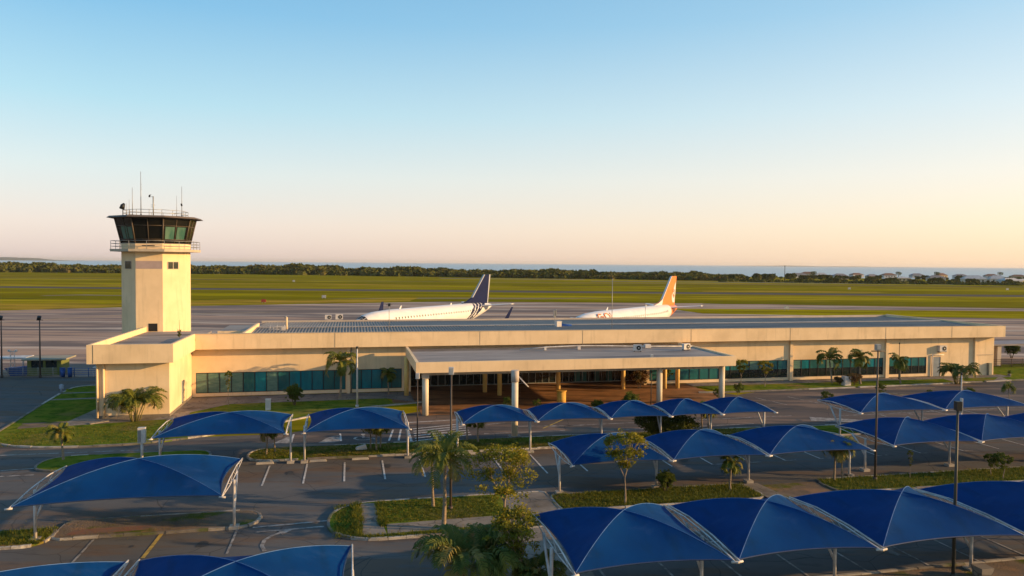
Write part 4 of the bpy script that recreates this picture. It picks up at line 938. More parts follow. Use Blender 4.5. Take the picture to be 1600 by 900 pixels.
plane_at(1040, 472, 143, 55, label='white passenger jet with an orange tail parked behind the terminal', navy=False)

# ------------------------------------------------------------------ shade roofs of the parking
def shade(uc, vc, w, d, label, right=True, left=True, hz=2.5, H=1.0, grp=None, lb=2):
    root = empty('shade_canopy', W(uc, vc), TH, label, 'shade canopy', grp)
    hw, hd = w / 2, d / 2
    rnd = random.Random(int(uc * 31 + vc * 7))
    ax = rnd.uniform(-.12, .12)
    def surf(s, t, dz=0):
        r = max(abs(s), abs(t)); 
        a = 0 if r < 1e-6 else min(abs(s), abs(t)) / r
        sc = 0.07 * r * r * (1 - a * a)
        x = s * hw; y = t * hd
        if abs(s) >= abs(t): x *= (1 - sc * 1.15)
        else: y *= (1 - sc * 1.5)
        z = hz + H * (1 - r ** 1.75) - .20 * (1 - a * a) * math.sin(PI * min(1, r)) * .9 + .03 * (1 - a * a) * r * r
        return (x + ax * (1 - r), y, z + dz)
    N = 14
    mb = MB()
    for q in range(4):
        vs_ = []; 
        for i in range(N + 1):
            r = i / N
            for j in range(N + 1):
                b = (j / N * 2 - 1) * r
                s, t = ((r, b), (-b, r), (-r, -b), (b, -r))[q]
                vs_.append(surf(s, t))
        fs_ = []
        for i in range(N):
            for j in range(N):
                f = (i * (N + 1) + j, (i + 1) * (N + 1) + j, (i + 1) * (N + 1) + j + 1, i * (N + 1) + j + 1)
                if i == 0: f = (0 * (N + 1), (N + 1) + j, (N + 1) + j + 1)
                fs_.append(f)
        mb.add(vs_, fs_, 0, True)
    fab = mb.build('fabric', M_FABRIC, root)
    mb = MB()
    for sx, sy in ((1, 1), (-1, 1), (-1, -1), (1, -1)):
        mb.tube([surf(sx * i / 12, sy * i / 12, .004) for i in range(0, 13)], .013, 5, cap=False)
    mb.build('seam', M_SEAM, fab)
    mb = MB()
    for q in range(4):
        pts = []
        for j in range(17):
            b = j / 16 * 2 - 1; s, t = ((1, b), (-b, 1), (-1, -b), (b, -1))[q]; pts.append(surf(s, t, -.01))
        mb.tube(pts, .028, 5, cap=False)
    mb.build('hem', M_EDGE, fab)
    # end trusses
    for side in (-1, 1):
        x = side * (hw + .04)
        mb = MB()
        top = [(x, -hd - .12, hz - .02), (x, -hd * .35, hz + .16), (x, hd * .35, hz + .20), (x, hd + .1, hz + .02)]
        bot = [(x, -hd - .12, hz - .06), (x, -hd * .35, hz - .18), (x, hd * .35, hz - .16), (x, hd + .1, hz - .04)]
        mb.tube(top, .03, 6); mb.tube(bot, .024, 6)
        for k in range(4):
            t0 = (k + .5) / 4
            def at(P_, t):
                t *= 3; i = min(2, int(t)); return Vector(P_[i]).lerp(Vector(P_[i + 1]), t - i)
            mb.tube([at(bot, t0), at(top, (k + 1) / 4 * .98)], .011, 5); mb.tube([at(bot, t0), at(top, k / 4)], .011, 5)
        mb.tube([(x - side * .12, -hd - .1, hz - .04), (x + side * .16, -hd - .16, hz - .05)], .045, 6)
        tr = mb.build('truss', M_WHITE, root)
        if (side < 0 and left) or (side > 0 and right):
            y0 = -0.02 * d - .25
            mb = MB(); mb.tube([(x + side * .10, y0, 0.0), (x + side * .10, y0, hz - .1)], .07, 10); po = mb.build('post', M_WHITE, root)
            mb = MB(); mb.tube([(x + side * .10, y0, .95), (x + side * .05, y0 + d * .16, 1.75), (x, y0 + d * .27, hz - .14)], .055, 8)
            if lb == 3: mb.tube([(x + side * .10, y0, 1.1), (x, y0 - d * .22, hz - .16)], .045, 8)
            mb.build('brace', M_WHITE, po)
            mb = MB(); mb.box((x + side * .1 - .22, y0 - .22, -.02), (x + side * .1 + .22, y0 + .22, .16)); mb.build('footing', M_KERB, po)
    return root
def row(stations, v0, v1, labels, grp, gap=.22, H=1.0, last=True, hz=2.5, drop=()):
    for i in range(len(stations) - 1):
        a, b = stations[i], stations[i + 1]
        shade((a + b) / 2, (v0 + v1) / 2, b - a - gap * 2, v1 - v0, labels[i], left=True, right=(last and i == len(stations) - 2), grp=grp, H=H, hz=hz)
GP = 'blue shade canopies over the parking bays'
shade(4.8, -27.75, 8.4, 6.3, 'large blue shade canopy alone on the left with white trusses at both ends', True, True, grp=GP, H=1.05)
row([-0.6, 7.25, 14.9], -44.6, -38.1, ['blue shade canopy at the bottom left corner cut by the picture edge', 'blue shade canopy at the bottom edge ending beside the curved road arrow'], GP)
row([22.0, 28.1, 34.0, 40.6, 47.4, 54], -42.0, -36.1, ['nearest blue canopy at lower right beside the leafy shrubs', 'second blue canopy from the left in the nearest row on the right',
     'third blue canopy from the left in the nearest row with pole shadows on it', 'fourth blue canopy of the nearest row cut by the right picture edge', 'blue canopy beyond the right edge of the nearest row'][:5], GP, gap=.14)
row([26.2, 32.05, 37.95, 44.8], -27.9, -23.1, ['left end blue canopy of the middle row behind the small round tree', 'middle blue canopy of three in the second row', 'blue canopy of the second row with twin palms under its right end'], GP, gap=.14, hz=2.2)
row([46.6, 52.9, 59.3, 65.6], -27.3, -21.9, ['blue canopy behind the tall brown lamp post in the second row', 'blue canopy in the second row above the yellow-green tree', 'blue canopy of the second row at the right picture edge'], GP, gap=.14, hz=2.2)
row([21.75, 26.8, 31.95, 36.4, 40.3, 44.5], -18.1, -14.4, ['small blue canopy nearest the forecourt hatching with exposed white truss', 'small blue canopy second from left below the entrance canopy', 'small blue canopy above the big flowering bush', 'narrowest blue canopy partly hidden between its neighbours', 'small blue canopy at the right end of the forecourt row'], GP, gap=.10, H=.78)
row([2.9, 11.05], -18.8, -13.2, ['wide blue canopy below the cream annex block'], GP, gap=.3, H=.85)
row([11.6, 18.55], -18.8, -13.4, ['wide blue canopy below the left ribbon window beside the flagpole'], GP, gap=.3, H=.85)
row([50.3, 57.4, 65.2], -19.5, -14.6, ['blue canopy of the far right row with open white frame at its left', 'blue canopy of the far right row behind the lamp post head'], GP, gap=.14, H=.85)

# ------------------------------------------------------------------ poles and lamps
def lamp(loc, h, label, style=0, r=.07, m=None, grp='lamp posts of the car park', rz=0):
    m = m or M_POLE
    a = empty('lamp_post', loc, rz, label, 'lamp post', grp)
    mb = MB(); mb.tube([(0, 0, 0), (0, 0, h * .5), (0, 0, h)], [r, r * .85, r * .6], 10); mb.build('pole', m, a)
    mb = MB(); mb.tube([(0, 0, 0), (0, 0, .25)], r * 1.7, 10); mb.build('base', m, a)
    if style == 0:
        mb = MB(); mb.box((-.13, -.1, h - .12), (.13, .1, h + .26)); hd_ = mb.build('lamp_head', M_WHITE, a); mb = MB(); mb.box((-.09, -.112, h - .08), (.09, -.101, h + .2)); mb.build('glass', M_LAMP, hd_)
    elif style == 1:
        mb = MB(); mb.tube([(-.4, 0, h - .1), (.4, 0, h - .1)], .035, 6); mb.build('cross_arm', m, a)
        mb = MB(); mb.box((-.17, -.12, h - .05), (.15, .12, h + .3)); hd_ = mb.build('lamp_head', M_GALV, a); mb = MB(); mb.box((-.12, -.135, h + .02), (.1, -.122, h + .25)); mb.build('glass', M_LAMP, hd_)
    elif style == 2:
        mb = MB(); mb.box((-.1, -.12, h - .22), (.12, .12, h + .15)); mb.build('lamp_head', M_FRAME, a); mb = MB(); mb.box((.13, -.08, h - .3), (.17, .08, h + .28)); mb.build('side_plate', M_WHITE, a)
    elif style == 3:
        mb = MB(); mb.tube([(-.35, 0, h - .25), (.35, 0, h - .25)], .04, 6); mb.build('cross_arm', m, a)
        mb = MB(); mb.tube([(-.1, 0, h - .2), (.05, -.1, h + .15)], .2, 10); mb.build('lamp_head', M_FRAME, a)
    elif style == 4:
        mb = MB(); mb.tube([(0, 0, h - .1), (0, 0, h + .08)], r * 1.3, 8); mb.build('cap', M_FRAME, a)
    return a
lamp(G(704, 798), 7.3, 'brown lamp post with a white box head rising behind the tall palms', 0)
lamp(G(652, 700), 5.0, 'thin brown lamp post at the left corner of the entrance canopy', 0, r=.05)
lamp(G(1367, 752), 8.0, 'tall reddish lamp post with grey square head crossing the canopies on the right', 1)
lamp(G(1489, 905), 7.3, 'nearest dark lamp post at lower right with white side plate', 2, r=.075, m=mat('dark_olive_pole', (0.05, 0.048, 0.04), None, 0.5, 2))
lamp(G(1501, 650), 3.7, 'short white post with a small lamp between the canopies at the far right', 4, r=.07, m=M_WHITE)
lamp(G(558, 637), 5.4, 'slim white flagpole-like post on the lawn kerb in front of the ribbon window', 4, r=.09, m=M_WHITE, grp=None)
lamp(G(63, 590), 6.6, 'dark floodlight mast beside the green gatehouse', 3, r=.09, grp='floodlight masts by the airside fence', m=M_POLE)
lamp(G(3, 590), 6.6, 'floodlight mast at the left picture edge', 3, r=.09, grp='floodlight masts by the airside fence', m=M_POLE)
lamp(G(1017, 637), 4.6, 'brown post standing against the right front column of the entrance canopy', 0, r=.05)
lamp(W(76.2, 7.6, 0), 4.2, 'slim dark post beside the pilaster on the right part of the terminal', 4, r=.05)
a = empty('equipment_post', G(222, 722), TH, 'white box on a short post in front of the annex lawn', 'equipment post')
mb = MB(); mb.tube([(0, 0, 0), (0, 0, 1.5)], .08, 10); mb.build('post', M_WHITE, a); mb = MB(); mb.box((-.22, -.14, 1.25), (.22, .16, 2.25)); bx_ = mb.build('cabinet', M_BOX, a); mb = MB(); mb.box((-.2, -.152, 1.3), (-.02, -.142, 2.1)); mb.build('panel', M_GALV, bx_)

# kiosks, boxes, small props
def box_sign(loc, w, h, d_, label, name='sign_box', cat='box', m=M_BOX, rz=TH):
    a = empty(name, loc, rz, label, cat); mb = MB(); mb.box((-w / 2, -d_ / 2, .05), (w / 2, d_ / 2, h)); mb.build('body', m, a)
    mb = MB(); mb.box((-w / 2 - .03, -d_ / 2 - .03, h), (w / 2 + .03, d_ / 2 + .03, h + .05)); mb.build('lid', M_WHITE, a)
    mb = MB(); mb.box((-w / 2 + .06, -d_ / 2 - .012, h * .3), (w / 2 - .06, -d_ / 2 - .002, h - .1)); mb.build('front_panel', M_PALEROOF, a); return a
box_sign(G(419, 642), .42, 1.0, .3, 'upright white box sign on the lawn under the left ribbon window', 'sign_box', 'sign')
box_sign(G(1322, 603), .75, 1.0, .6, 'white utility cabinet on the lawn in front of the right windows', 'utility_cabinet', 'cabinet')
box_sign(G(150, 588), .5, 1.0, .4, 'pale cabinet behind the blue railing left of the annex', 'utility_cabinet', 'cabinet')
a = empty('concrete_block', G(564, 704), .5, 'small lump of white broken concrete on the bare soil of the median', 'block')
mb = MB(); mb.add([(-.4, -.2, 0), (.4, -.25, 0), (.42, .2, 0), (-.38, .22, 0), (-.25, -.15, .3), (.3, -.2, .42), (.32, .12, .4), (-.3, .15, .26)], [(4, 5, 6, 7), (0, 1, 5, 4), (1, 2, 6, 5), (2, 3, 7, 6), (3, 0, 4, 7)]); mb.build('lump', M_BOX, a)
a = empty('roof_slab', G(154, 662), .9, 'loose pale slab lying at the foot of the annex corner', 'slab')
mb = MB(); mb.box((-.7, -.25, .06), (.7, .25, .16)); mb.build('slab', M_CONC, a)
a = empty('planter_block', W(40.4, -40.2), TH, 'pale tapered concrete block against the low kerb at the bottom right', 'block')
mb = MB(); mb.add([(-.22, -.22, 0), (.22, -.22, 0), (.22, .22, 0), (-.22, .22, 0), (-.3, -.3, .55), (.3, -.3, .55), (.3, .3, .55), (-.3, .3, .55)], [(4, 5, 6, 7), (0, 1, 5, 4), (1, 2, 6, 5), (2, 3, 7, 6), (3, 0, 4, 7)]); mb.build('body', M_CONC, a)
for px, lab in ((590, 'white wheel stop nearest the left post on the median kerb'), (605, None)): pass
for k, (u, lab) in enumerate(((9.3, 'pale wheel stop left of the canopy post pair'), (12.6, 'pale wheel stop right of the canopy post pair'), (15.3, 'pale wheel stop below the concrete lump'), (22.6, 'pale wheel stop behind the tall palms'), (24.6, 'pale wheel stop left of the leafy tree top'))):
    mb = MB(); mb.add([(-.55, -.1, 0), (.55, -.1, 0), (.55, .1, 0), (-.55, .1, 0), (-.5, -.06, .13), (.5, -.06, .13), (.5, .06, .13), (-.5, .06, .13)], [(4, 5, 6, 7), (0, 1, 5, 4), (1, 2, 6, 5), (2, 3, 7, 6), (3, 0, 4, 7)])
    o = mb.build('wheel_stop', M_KERB, loc=W(u, -16.35)); o.rotation_euler = (0, 0, TH); tag(o, lab, 'wheel stop', 'wheel stops along the median')

# gatehouse and fence on the left
gh = empty('gatehouse', W(-18.9, 27.6), TH, 'small olive green gatehouse with flat pale roof behind the fence', 'gatehouse')
mb = MB(); mb.box((-1.7, -1.3, 0), (-1.3, 1.3, 1.75)); mb.box((1.3, -1.3, 0), (1.7, 1.3, 1.75)); mb.box((-1.3, -1.3, 0), (1.3, -1.1, .85)); mb.box((-1.3, 1.1, 0), (1.3, 1.3, 1.75)); mb.box((-.1, -1.3, .85), (.15, -1.1, 1.75)); mb.build('wall', M_GREENP, gh)
mb = MB(); mb.box((-2.1, -1.8, 1.75), (2.3, 1.7, 1.9)); mb.build('roof', mat('gate_roof', (0.30, 0.27, 0.20), None, 0.8, 1), gh)
mb = MB(); mb.box((-1.3, -1.18, .85), (1.3, -1.15, 1.75)); mb.build('window', M_DARKG, gh)
wc = empty('walkway_roof', W(-24.0, 28.6), TH, 'low white roofed shelter left of the green gatehouse', 'shelter')
mb = MB(); mb.box((-6, -1.2, 1.75), (2.8, 1.2, 1.9)); mb.build('roof', M_WHITE, wc)
for x in (-5, -2.4, .2, 2.5):
    mb = MB(); mb.box((x - .06, -1.0, 0), (x + .06, -.88, 1.75)); mb.build('post', M_WHITE, wc)
def fence(u0, v0, u1, v1, h, label, m=M_BLUEP, rails=4, step=1.6):
    A, B = W(u0, v0), W(u1, v1); Lx = (B - A).length; rz = math.atan2(B.y - A.y, B.x - A.x)
    f = empty('fence', A, rz, label, 'fence'); mb = MB()
    for k in range(rails): mb.tube([(0, 0, h * (k + 1) / rails), (Lx, 0, h * (k + 1) / rails)], .022, 5)
    nb = int(Lx / .14)
    for k in range(nb): mb.tube([(k * .14, 0, .08), (k * .14, 0, h)], .008, 4, cap=False)
    mb.build('panel', m, f)
    for k in range(int(Lx / step) + 1):
        mb = MB(); mb.tube([(k * step, 0, 0), (k * step, 0, h + .08)], .04, 6); mb.build('post', m, f)
fence(-24, 26.3, -17.2, 25.3, .95, 'grey mesh railing running in front of the green gatehouse', m=M_GALV)
fence(-16.9, 25.2, -11.5, 23.9, .95, 'blue mesh railing between the gatehouse and the annex')
mb = MB(); mb.box((-1.6, -.5, .08), (1.4, .5, 1.0)); 
a = empty('blue_crate', W(-21.6, 26.9), TH, 'dark blue hopper behind the railing left of the gatehouse', 'hopper')
mb = MB(); mb.add([(-.8, -.35, 0), (.8, -.35, 0), (.8, .35, 0), (-.8, .35, 0), (-1.25, -.5, .85), (1.2, -.5, 1.05), (1.2, .5, 1.05), (-1.25, .5, .85)], [(4, 5, 6, 7), (0, 1, 5, 4), (1, 2, 6, 5), (2, 3, 7, 6), (3, 0, 4, 7)]); mb.build('body', M_BLUEP, a)
mb = MB(); mb.box((-1.3, -.54, .8), (1.25, -.5, .9)); mb.build('rim', M_BLUEP, a)
for k, (u, lb) in enumerate(((-16.4, 'left of two round blue bins by the railing'), (-15.7, 'right of two round blue bins by the railing'))):
    a = empty('blue_bin', W(u, 24.6), 0, lb, 'bin', 'blue bins by the railing'); mb = MB(); mb.tube([(0, 0, .05), (0, 0, .95)], [.2, .24], 12); mb.build('body', M_BLUEP, a); mb = MB(); mb.tube([(0, 0, .96), (0, 0, 1.06)], [.26, .2], 12); mb.build('lid', M_BLUEP, a)
for k, (px, py, h, lb) in enumerate(((20, 585, 2.6, 'pale lattice mast behind the white shelter'),)):
    a = empty('lattice_mast', G(px, py), 0, lb, 'mast'); mb = MB()
    for x in (-.25, .25): mb.tube([(x, 0, 0), (x, 0, h)], .03, 5)
    for i in range(5): mb.tube([(-.25, 0, i * h / 5), (.25, 0, (i + 1) * h / 5)], .02, 5); mb.tube([(.25, 0, i * h / 5), (-.25, 0, (i + 1) * h / 5)], .02, 5)
    mb.build('lattice', M_WHITE, a); mb = MB(); mb.tube([(-.5, 0, h), (.5, 0, h)], .05, 6); mb.box((-.5, -.1, h), (-.3, .1, h + .2)); mb.box((.3, -.1, h), (.5, .1, h + .2)); mb.build('lamp_head', M_WHITE, a)
a = empty('bollard_sign', G(96, 613), 0, 'small pale blue marker post beside the access road kerb', 'marker post'); mb = MB(); mb.tube([(0, 0, 0), (0, 0, .8)], .1, 8); mb.build('post', mat('pale_blue', (0.30, 0.34, 0.42), None, .6, 2), a); mb = MB(); mb.box((-.22, -.03, .35), (.22, .03, .75)); mb.build('board', MATS['pale_blue'], a)
# covered walkway at the right end
wk = empty('covered_walkway', W(97.5, 17.0), TH, 'grey roofed open walkway beyond the right end of the terminal', 'walkway')
mb = MB(); mb.box((-6.5, -2.0, 2.75), (14, 2.2, 2.95)); mb.build('roof', mat('walk_roof', (0.22, 0.20, 0.21), (0.17, 0.155, 0.165), .7, .5), wk)
for x in (-5.0, .2, 5.4, 10.5):
    mb = MB(); mb.box((x - .3, -1.8, 0), (x + .3, -1.2, 2.75)); mb.build('column', M_WALLG, wk)
fence(92.0, 14.2, 110, 13.6, 1.1, 'brown mesh fence beyond the right end of the terminal', m=M_POLE)
a = empty('plant_tub', W(91.2, 7.4), 0, 'small potted plant at the right corner of the terminal', 'potted plant'); mb = MB(); mb.tube([(0, 0, 0), (0, 0, .35)], [.16, .22], 10); mb.build('pot', M_CONC, a)
mb = MB(); rnd = random.Random(2)
for k in range(40):
    a0 = rnd.uniform(0, 6.28); e = rnd.uniform(.2, 1.3); L_ = rnd.uniform(.3, .6); t = Vector((math.cos(a0) * math.cos(e), math.sin(a0) * math.cos(e), math.sin(e))); s_ = Vector((-math.sin(a0), math.cos(a0), 0)) * .05
    mb.add([(0, 0, .35), tuple(Vector((0, 0, .35)) + t * L_ * .6 + s_), tuple(Vector((0, 0, .35)) + t * L_), tuple(Vector((0, 0, .35)) + t * L_ * .6 - s_)], [(0, 1, 2, 3)])
mb.build('foliage', M_LEAF, a)
# airfield markers
for k, (px, py, lb) in enumerate(((412, 474, 'small red and white marker board on the grass left of the aeroplanes'), (506, 467, 'low white light housing on the grass beyond the apron'), (459, 441, 'tiny white marker far out on the grass left of centre'), (1327, 453, 'tiny white marker on the far grass right of centre'), (1574, 454, 'tiny white marker on the far grass near the right edge'), (1229, 485, 'black and white marker post on the right grass wedge'))):
    a = empty('airfield_marker', G(px, py), 0, lb, 'marker', 'markers on the airfield grass')
    mb = MB(); mb.box((-.7, -.1, .4), (.7, .1, 1.3)); mb.build('board', (mat('red_paint', (.4, .06, .03), None, .6, 2) if k == 0 else M_WHITE), a); mb = MB(); mb.box((-.5, -.05, 0), (-.4, .05, .4)); mb.box((.4, -.05, 0), (.5, .05, .4)); mb.build('leg', M_GALV, a)

# ------------------------------------------------------------------ vegetation
def frond(mb, base, az, el, L, droop, rnd, leafw=.05, leafl=.45, nl=18, mi=0, stem=.018, vee=.5):
    """curved rachis with leaflets on both sides"""
    p = Vector(base); e = el; pts = [p.copy()]; n = 9; dirs = []
    for i in range(n):
        d_ = Vector((math.cos(az) * math.cos(e), math.sin(az) * math.cos(e), math.sin(e))); dirs.append(d_)
        p = p + d_ * (L / n); pts.append(p.copy()); e -= droop / n * (1 + i * .12)
    mb.tube(pts, [stem * (1 - .8 * i / n) for i in range(n + 1)], 4, mi, cap=False)
    side = Vector((-math.sin(az), math.cos(az), 0))
    for k in range(nl):
        t = .14 + .86 * k / (nl - 1); x = t * n; i = min(n - 1, int(x)); q = pts[i].lerp(pts[i + 1], x - i); d_ = dirs[i]
        up = side.cross(d_); 
        if up.z < 0: up = -up
        ll = leafl * math.sin(PI * (.12 + .80 * t)) ** .7 * rnd.uniform(.85, 1.1)
        for s in (-1, 1):
            ld = (side * s * 1.0 + d_ * .75 + up * vee * rnd.uniform(.3, 1)).normalized()
            drop = Vector((0, 0, -1)) * ll * rnd.uniform(.25, .6)
            m_ = q + ld * ll * .55; tip = q + ld * ll + drop; w_ = d_ * leafw * .5
            mb.add([tuple(q - w_ * .6), tuple(m_ - w_), tuple(tip), tuple(m_ + w_), tuple(q + w_ * .6)], [(0, 1, 2, 3, 4)], mi)
def palm_proto(name, h, crownr, seed, nf=16, dr=1.0, tr=.11, leafm=M_FROND, stems=1, yellow=.1, tall=True, leafl=.5, lean=.06):
    """returns function-made root (at origin)"""
    rnd = random.Random(seed); root = bpy.data.objects.new(name, None); COL.objects.link(root); root.empty_display_size = .2
    cr = MB(); 
    for s_ in range(stems):
        a = rnd.uniform(0, 6.28); off = Vector((math.cos(a), math.sin(a), 0)) * (.12 if stems > 1 else 0)
        hh = h * (1 if s_ == 0 else rnd.uniform(.6, .95)); ln = lean if stems == 1 else .14
        top = off + Vector((math.cos(a) * ln * hh, math.sin(a) * ln * hh, hh))
        mb = MB(); mb.tube([tuple(off + Vector((0, 0, -.1))), tuple(off + Vector((0, 0, .05))), tuple(off.lerp(top, .35) + Vector((.03, 0, 0))), tuple(off.lerp(top, .7)), tuple(top)], [tr * 1.5, tr * 1.35, tr, tr * .85, tr * .75], 10)
        mb.build('trunk', M_TRUNK, root)
        if tall:
            mb = MB(); mb.tube([tuple(top - Vector((0, 0, .02))), tuple(top + Vector((0, 0, .28)))], [tr * .85, tr * .4], 8); mb.build('crownshaft', M_LEAFY, root)
        k_ = nf if stems == 1 else max(7, int(nf * .6))
        for i in range(k_):
            az = 2 * PI * i / k_ * 1.618 * 2 + rnd.uniform(-.3, .3); lay = i / k_
            el = 1.35 - 1.35 * lay + rnd.uniform(-.15, .15); 
            frond(cr, top + Vector((0, 0, .2)), az, el, crownr * rnd.uniform(.95, 1.25), (1.1 + .9 * lay) * dr + rnd.uniform(-.2, .3), rnd, leafw=.10, leafl=leafl, nl=17, mi=(1 if rnd.random() < yellow else 0))
    cr.build('crown', [leafm, M_FRONDY], root)
    return root
def clump_proto(name, h, r, seed, ns=12, leafm=M_FROND, yellow=.15):
    rnd = random.Random(seed); root = bpy.data.objects.new(name, None); COL.objects.link(root); root.empty_display_size = .2
    st = MB(); cr = MB()
    for s_ in range(ns):
        a = 2 * PI * s_ / ns + rnd.uniform(-.3, .3); sp = rnd.uniform(.08, .3) * r; hh = h * rnd.uniform(.3, .52)
        b = Vector((math.cos(a) * sp * .6, math.sin(a) * sp * .6, 0)); t = b + Vector((math.cos(a) * hh * .35, math.sin(a) * hh * .35, hh))
        st.tube([tuple(b - Vector((0, 0, .1))), tuple(b.lerp(t, .5) - Vector((math.cos(a), math.sin(a), 0)) * .04), tuple(t)], [.045, .035, .025], 6)
        for k in range(5):
            frond(cr, t, a + rnd.uniform(-1.3, 1.3), rnd.uniform(.7, 1.45), h * rnd.uniform(.45, .62), rnd.uniform(1.2, 2.2), rnd, leafw=.085, leafl=.36 * h / 3 + .12, nl=18, mi=(1 if rnd.random() < yellow else 0))
    st.build('stems', mat('cane_stem', (0.25, 0.20, 0.07), (0.14, 0.13, 0.04), .7, 3), root); cr.build('crown', [leafm, M_FRONDY], root)
    return root
def leaf_cloud(mb, c, R_, n, size, rnd, mi=0, flat=.8):
    for _ in range(n):
        while True:
            q = Vector((rnd.uniform(-1, 1), rnd.uniform(-1, 1), rnd.uniform(-1, 1)))
            if q.length < 1: break
        q = q * (.55 + .45 * rnd.random()); p = Vector(c) + Vector((q.x * R_, q.y * R_, q.z * R_ * flat))
        a = Vector((rnd.uniform(-1, 1), rnd.uniform(-1, 1), rnd.uniform(-.6, .6))).normalized(); b = a.cross(Vector((rnd.uniform(-1, 1), rnd.uniform(-1, 1), rnd.uniform(-1, 1)))).normalized()
        s = size * rnd.uniform(.6, 1.3); mb.add([tuple(p - a * s), tuple(p + b * s * .42), tuple(p + a * s), tuple(p - b * s * .42)], [(0, 1, 2, 3)], mi)
def tree_proto(name, h, cw, seed, leafm=M_LEAFY, bark=M_BARK, trunk_h=.45, dens=1.0, leaf=.075, stems=1, flowers=False, tr=None, flat=.8, spread=.75, lean=.05):
    rnd = random.Random(seed); root = bpy.data.objects.new(name, None); COL.objects.link(root); root.empty_display_size = .2
    br = MB(); lf = MB(); tr = tr or h * .018
    tips = []
    def grow(p, d_, L_, r, lev):
        q = p + d_ * L_; mid = p.lerp(q, .5) + Vector((rnd.uniform(-1, 1), rnd.uniform(-1, 1), 0)) * L_ * .06
        br.tube([tuple(p), tuple(mid), tuple(q)], [r, r * .85, r * .68], 6 if lev < 2 else 4, cap=False)
        if lev >= 3: tips.append(q); return
        if lev >= 1: tips.append(mid)
        a0_ = rnd.uniform(0, 6.28)
        for k in range(3 if lev < 2 else 2):
            a = a0_ + 2 * PI * k / (3 if lev < 2 else 2) + rnd.uniform(-.5, .5); t = rnd.uniform(.4, spread)
            nd = (d_ + Vector((math.cos(a), math.sin(a), rnd.uniform(-.1, .45))) * t).normalized(); grow(q, nd, L_ * rnd.uniform(.6, .8), r * .62, lev + 1)
    for s_ in range(stems):
        a = rnd.uniform(0, 6.28); b = Vector((math.cos(a), math.sin(a), 0)) * (.06 if stems > 1 else 0)
        th_ = h * trunk_h; grow(b - Vector((0, 0, .05)), Vector((math.cos(a) * (.3 if stems > 1 else lean), math.sin(a) * (.3 if stems > 1 else lean), 1)).normalized(), th_, tr, 0)
    # normalise crown to requested width/height
    cxm = sum(t.x for t in tips) / len(tips); cym = sum(t.y for t in tips) / len(tips); zb = h * trunk_h * .9
    def cen(v): f = min(1, max(0, v[2] / zb)); return Vector((v[0] - cxm * f, v[1] - cym * f, v[2]))
    br.v = [tuple(cen(v)) for v in br.v]; tips = [cen(t) for t in tips]
    xs = [t for t in tips]; mx = max(max(abs(t.x), abs(t.y)) for t in xs); mz = max(t.z for t in xs)
    kx = cw / 2 / (mx + .12) ; kz = h / (mz + .1)
    def sc(v): 
        z = v[2]; base = h * trunk_h * .9
        f = kx if z > base else (1 + (kx - 1) * max(0, z / base)); return (v[0] * f, v[1] * f, v[2] * kz)
    br.v = [sc(v) for v in br.v]; tips = [Vector(sc(t)) for t in tips]
    zc = h * (trunk_h + 1) / 2; hh_ = h * (1 - trunk_h) / 2
    def inside(t):
        q = Vector((t.x / (cw * .5), t.y / (cw * .5), (t.z - zc) / hh_)); k = q.length
        return t if k < .9 else Vector((t.x * .9 / k, t.y * .9 / k, zc + (t.z - zc) * .9 / k))
    tips = [inside(t) for t in tips if t.z > h * trunk_h * .7]
    for t in tips:
        if t.z < h * trunk_h * .75: continue
        leaf_cloud(lf, t, cw * .13 * rnd.uniform(.6, 1.25), int(34 * dens * rnd.uniform(.5, 1.4)), leaf, rnd, 0, flat)
        if flowers and rnd.random() < .35: leaf_cloud(lf, t, cw * .14, 3, leaf * .8, rnd, 1)
    # smaller sprays filling the gaps between the limbs, in clumps so light and dark show
    z0 = h * (trunk_h + .08); z1 = h
    for _ in range(int(16 * dens)):
        a = rnd.uniform(0, 6.28); q = rnd.uniform(.1, 1) ** .5; zz = rnd.uniform(.05, .95); rr = cw * .5 * q * math.sin(PI * (.15 + .75 * zz)) ** .8
        leaf_cloud(lf, (rr * math.cos(a), rr * math.sin(a), z0 + (z1 - z0) * zz), cw * .10 * rnd.uniform(.6, 1.3), int(30 * rnd.uniform(.5, 1.4)), leaf, rnd, 0, flat)
    br.build('trunk', bark, root); lf.build('crown', [leafm, M_FLOWER], root)
    return root
used = set()
def place(proto, loc, label, cat, s=1.0, rz=0.0, group=None, lean=(0, 0)):
    if proto.name not in used: used.add(proto.name); o = proto
    else: o = copy_tree(proto)
    o.location = loc; o.scale = (s, s, s); o.rotation_euler = (lean[0], lean[1], rz); tag(o, label, cat)
    if group: o['group'] = group
    return o
GPALM = 'palms planted around the car park and terminal'; GTREE = 'small leafy trees of the car park'; GBUSH = 'bushes and young plants'
P1 = palm_proto('palm_tree', 3.5, 1.75, 1, nf=20, dr=.8, tr=.10, leafm=M_FROND, leafl=.62)
P2 = palm_proto('palm_tree', 2.3, 1.3, 2, nf=14, tr=.07, leafm=M_FROND, leafl=.5, yellow=.15)
P3 = palm_proto('palm_tree', 2.0, 1.15, 3, nf=12, tr=.055, leafm=M_FRONDD, stems=2, leafl=.48)
P4 = palm_proto('palm_tree', 1.5, .8, 4, nf=11, tr=.06, leafm=M_FROND, leafl=.4)
C1 = clump_proto('areca_palm', 3.0, 1.6, 5, ns=13)
C2 = clump_proto('areca_palm', 2.4, 1.3, 6, ns=9, leafm=M_FRONDD)
C3 = clump_proto('areca_palm', 3.0, 2.0, 8, ns=14, leafm=M_FRONDD, yellow=.12)
T1 = tree_proto('leafy_tree', 4.1, 3.6, 11, trunk_h=.38, dens=3.6, leaf=.075, spread=.6)
T2 = tree_proto('leafy_tree', 3.9, 2.3, 12, trunk_h=.52, dens=3.0, leaf=.07, spread=.55)
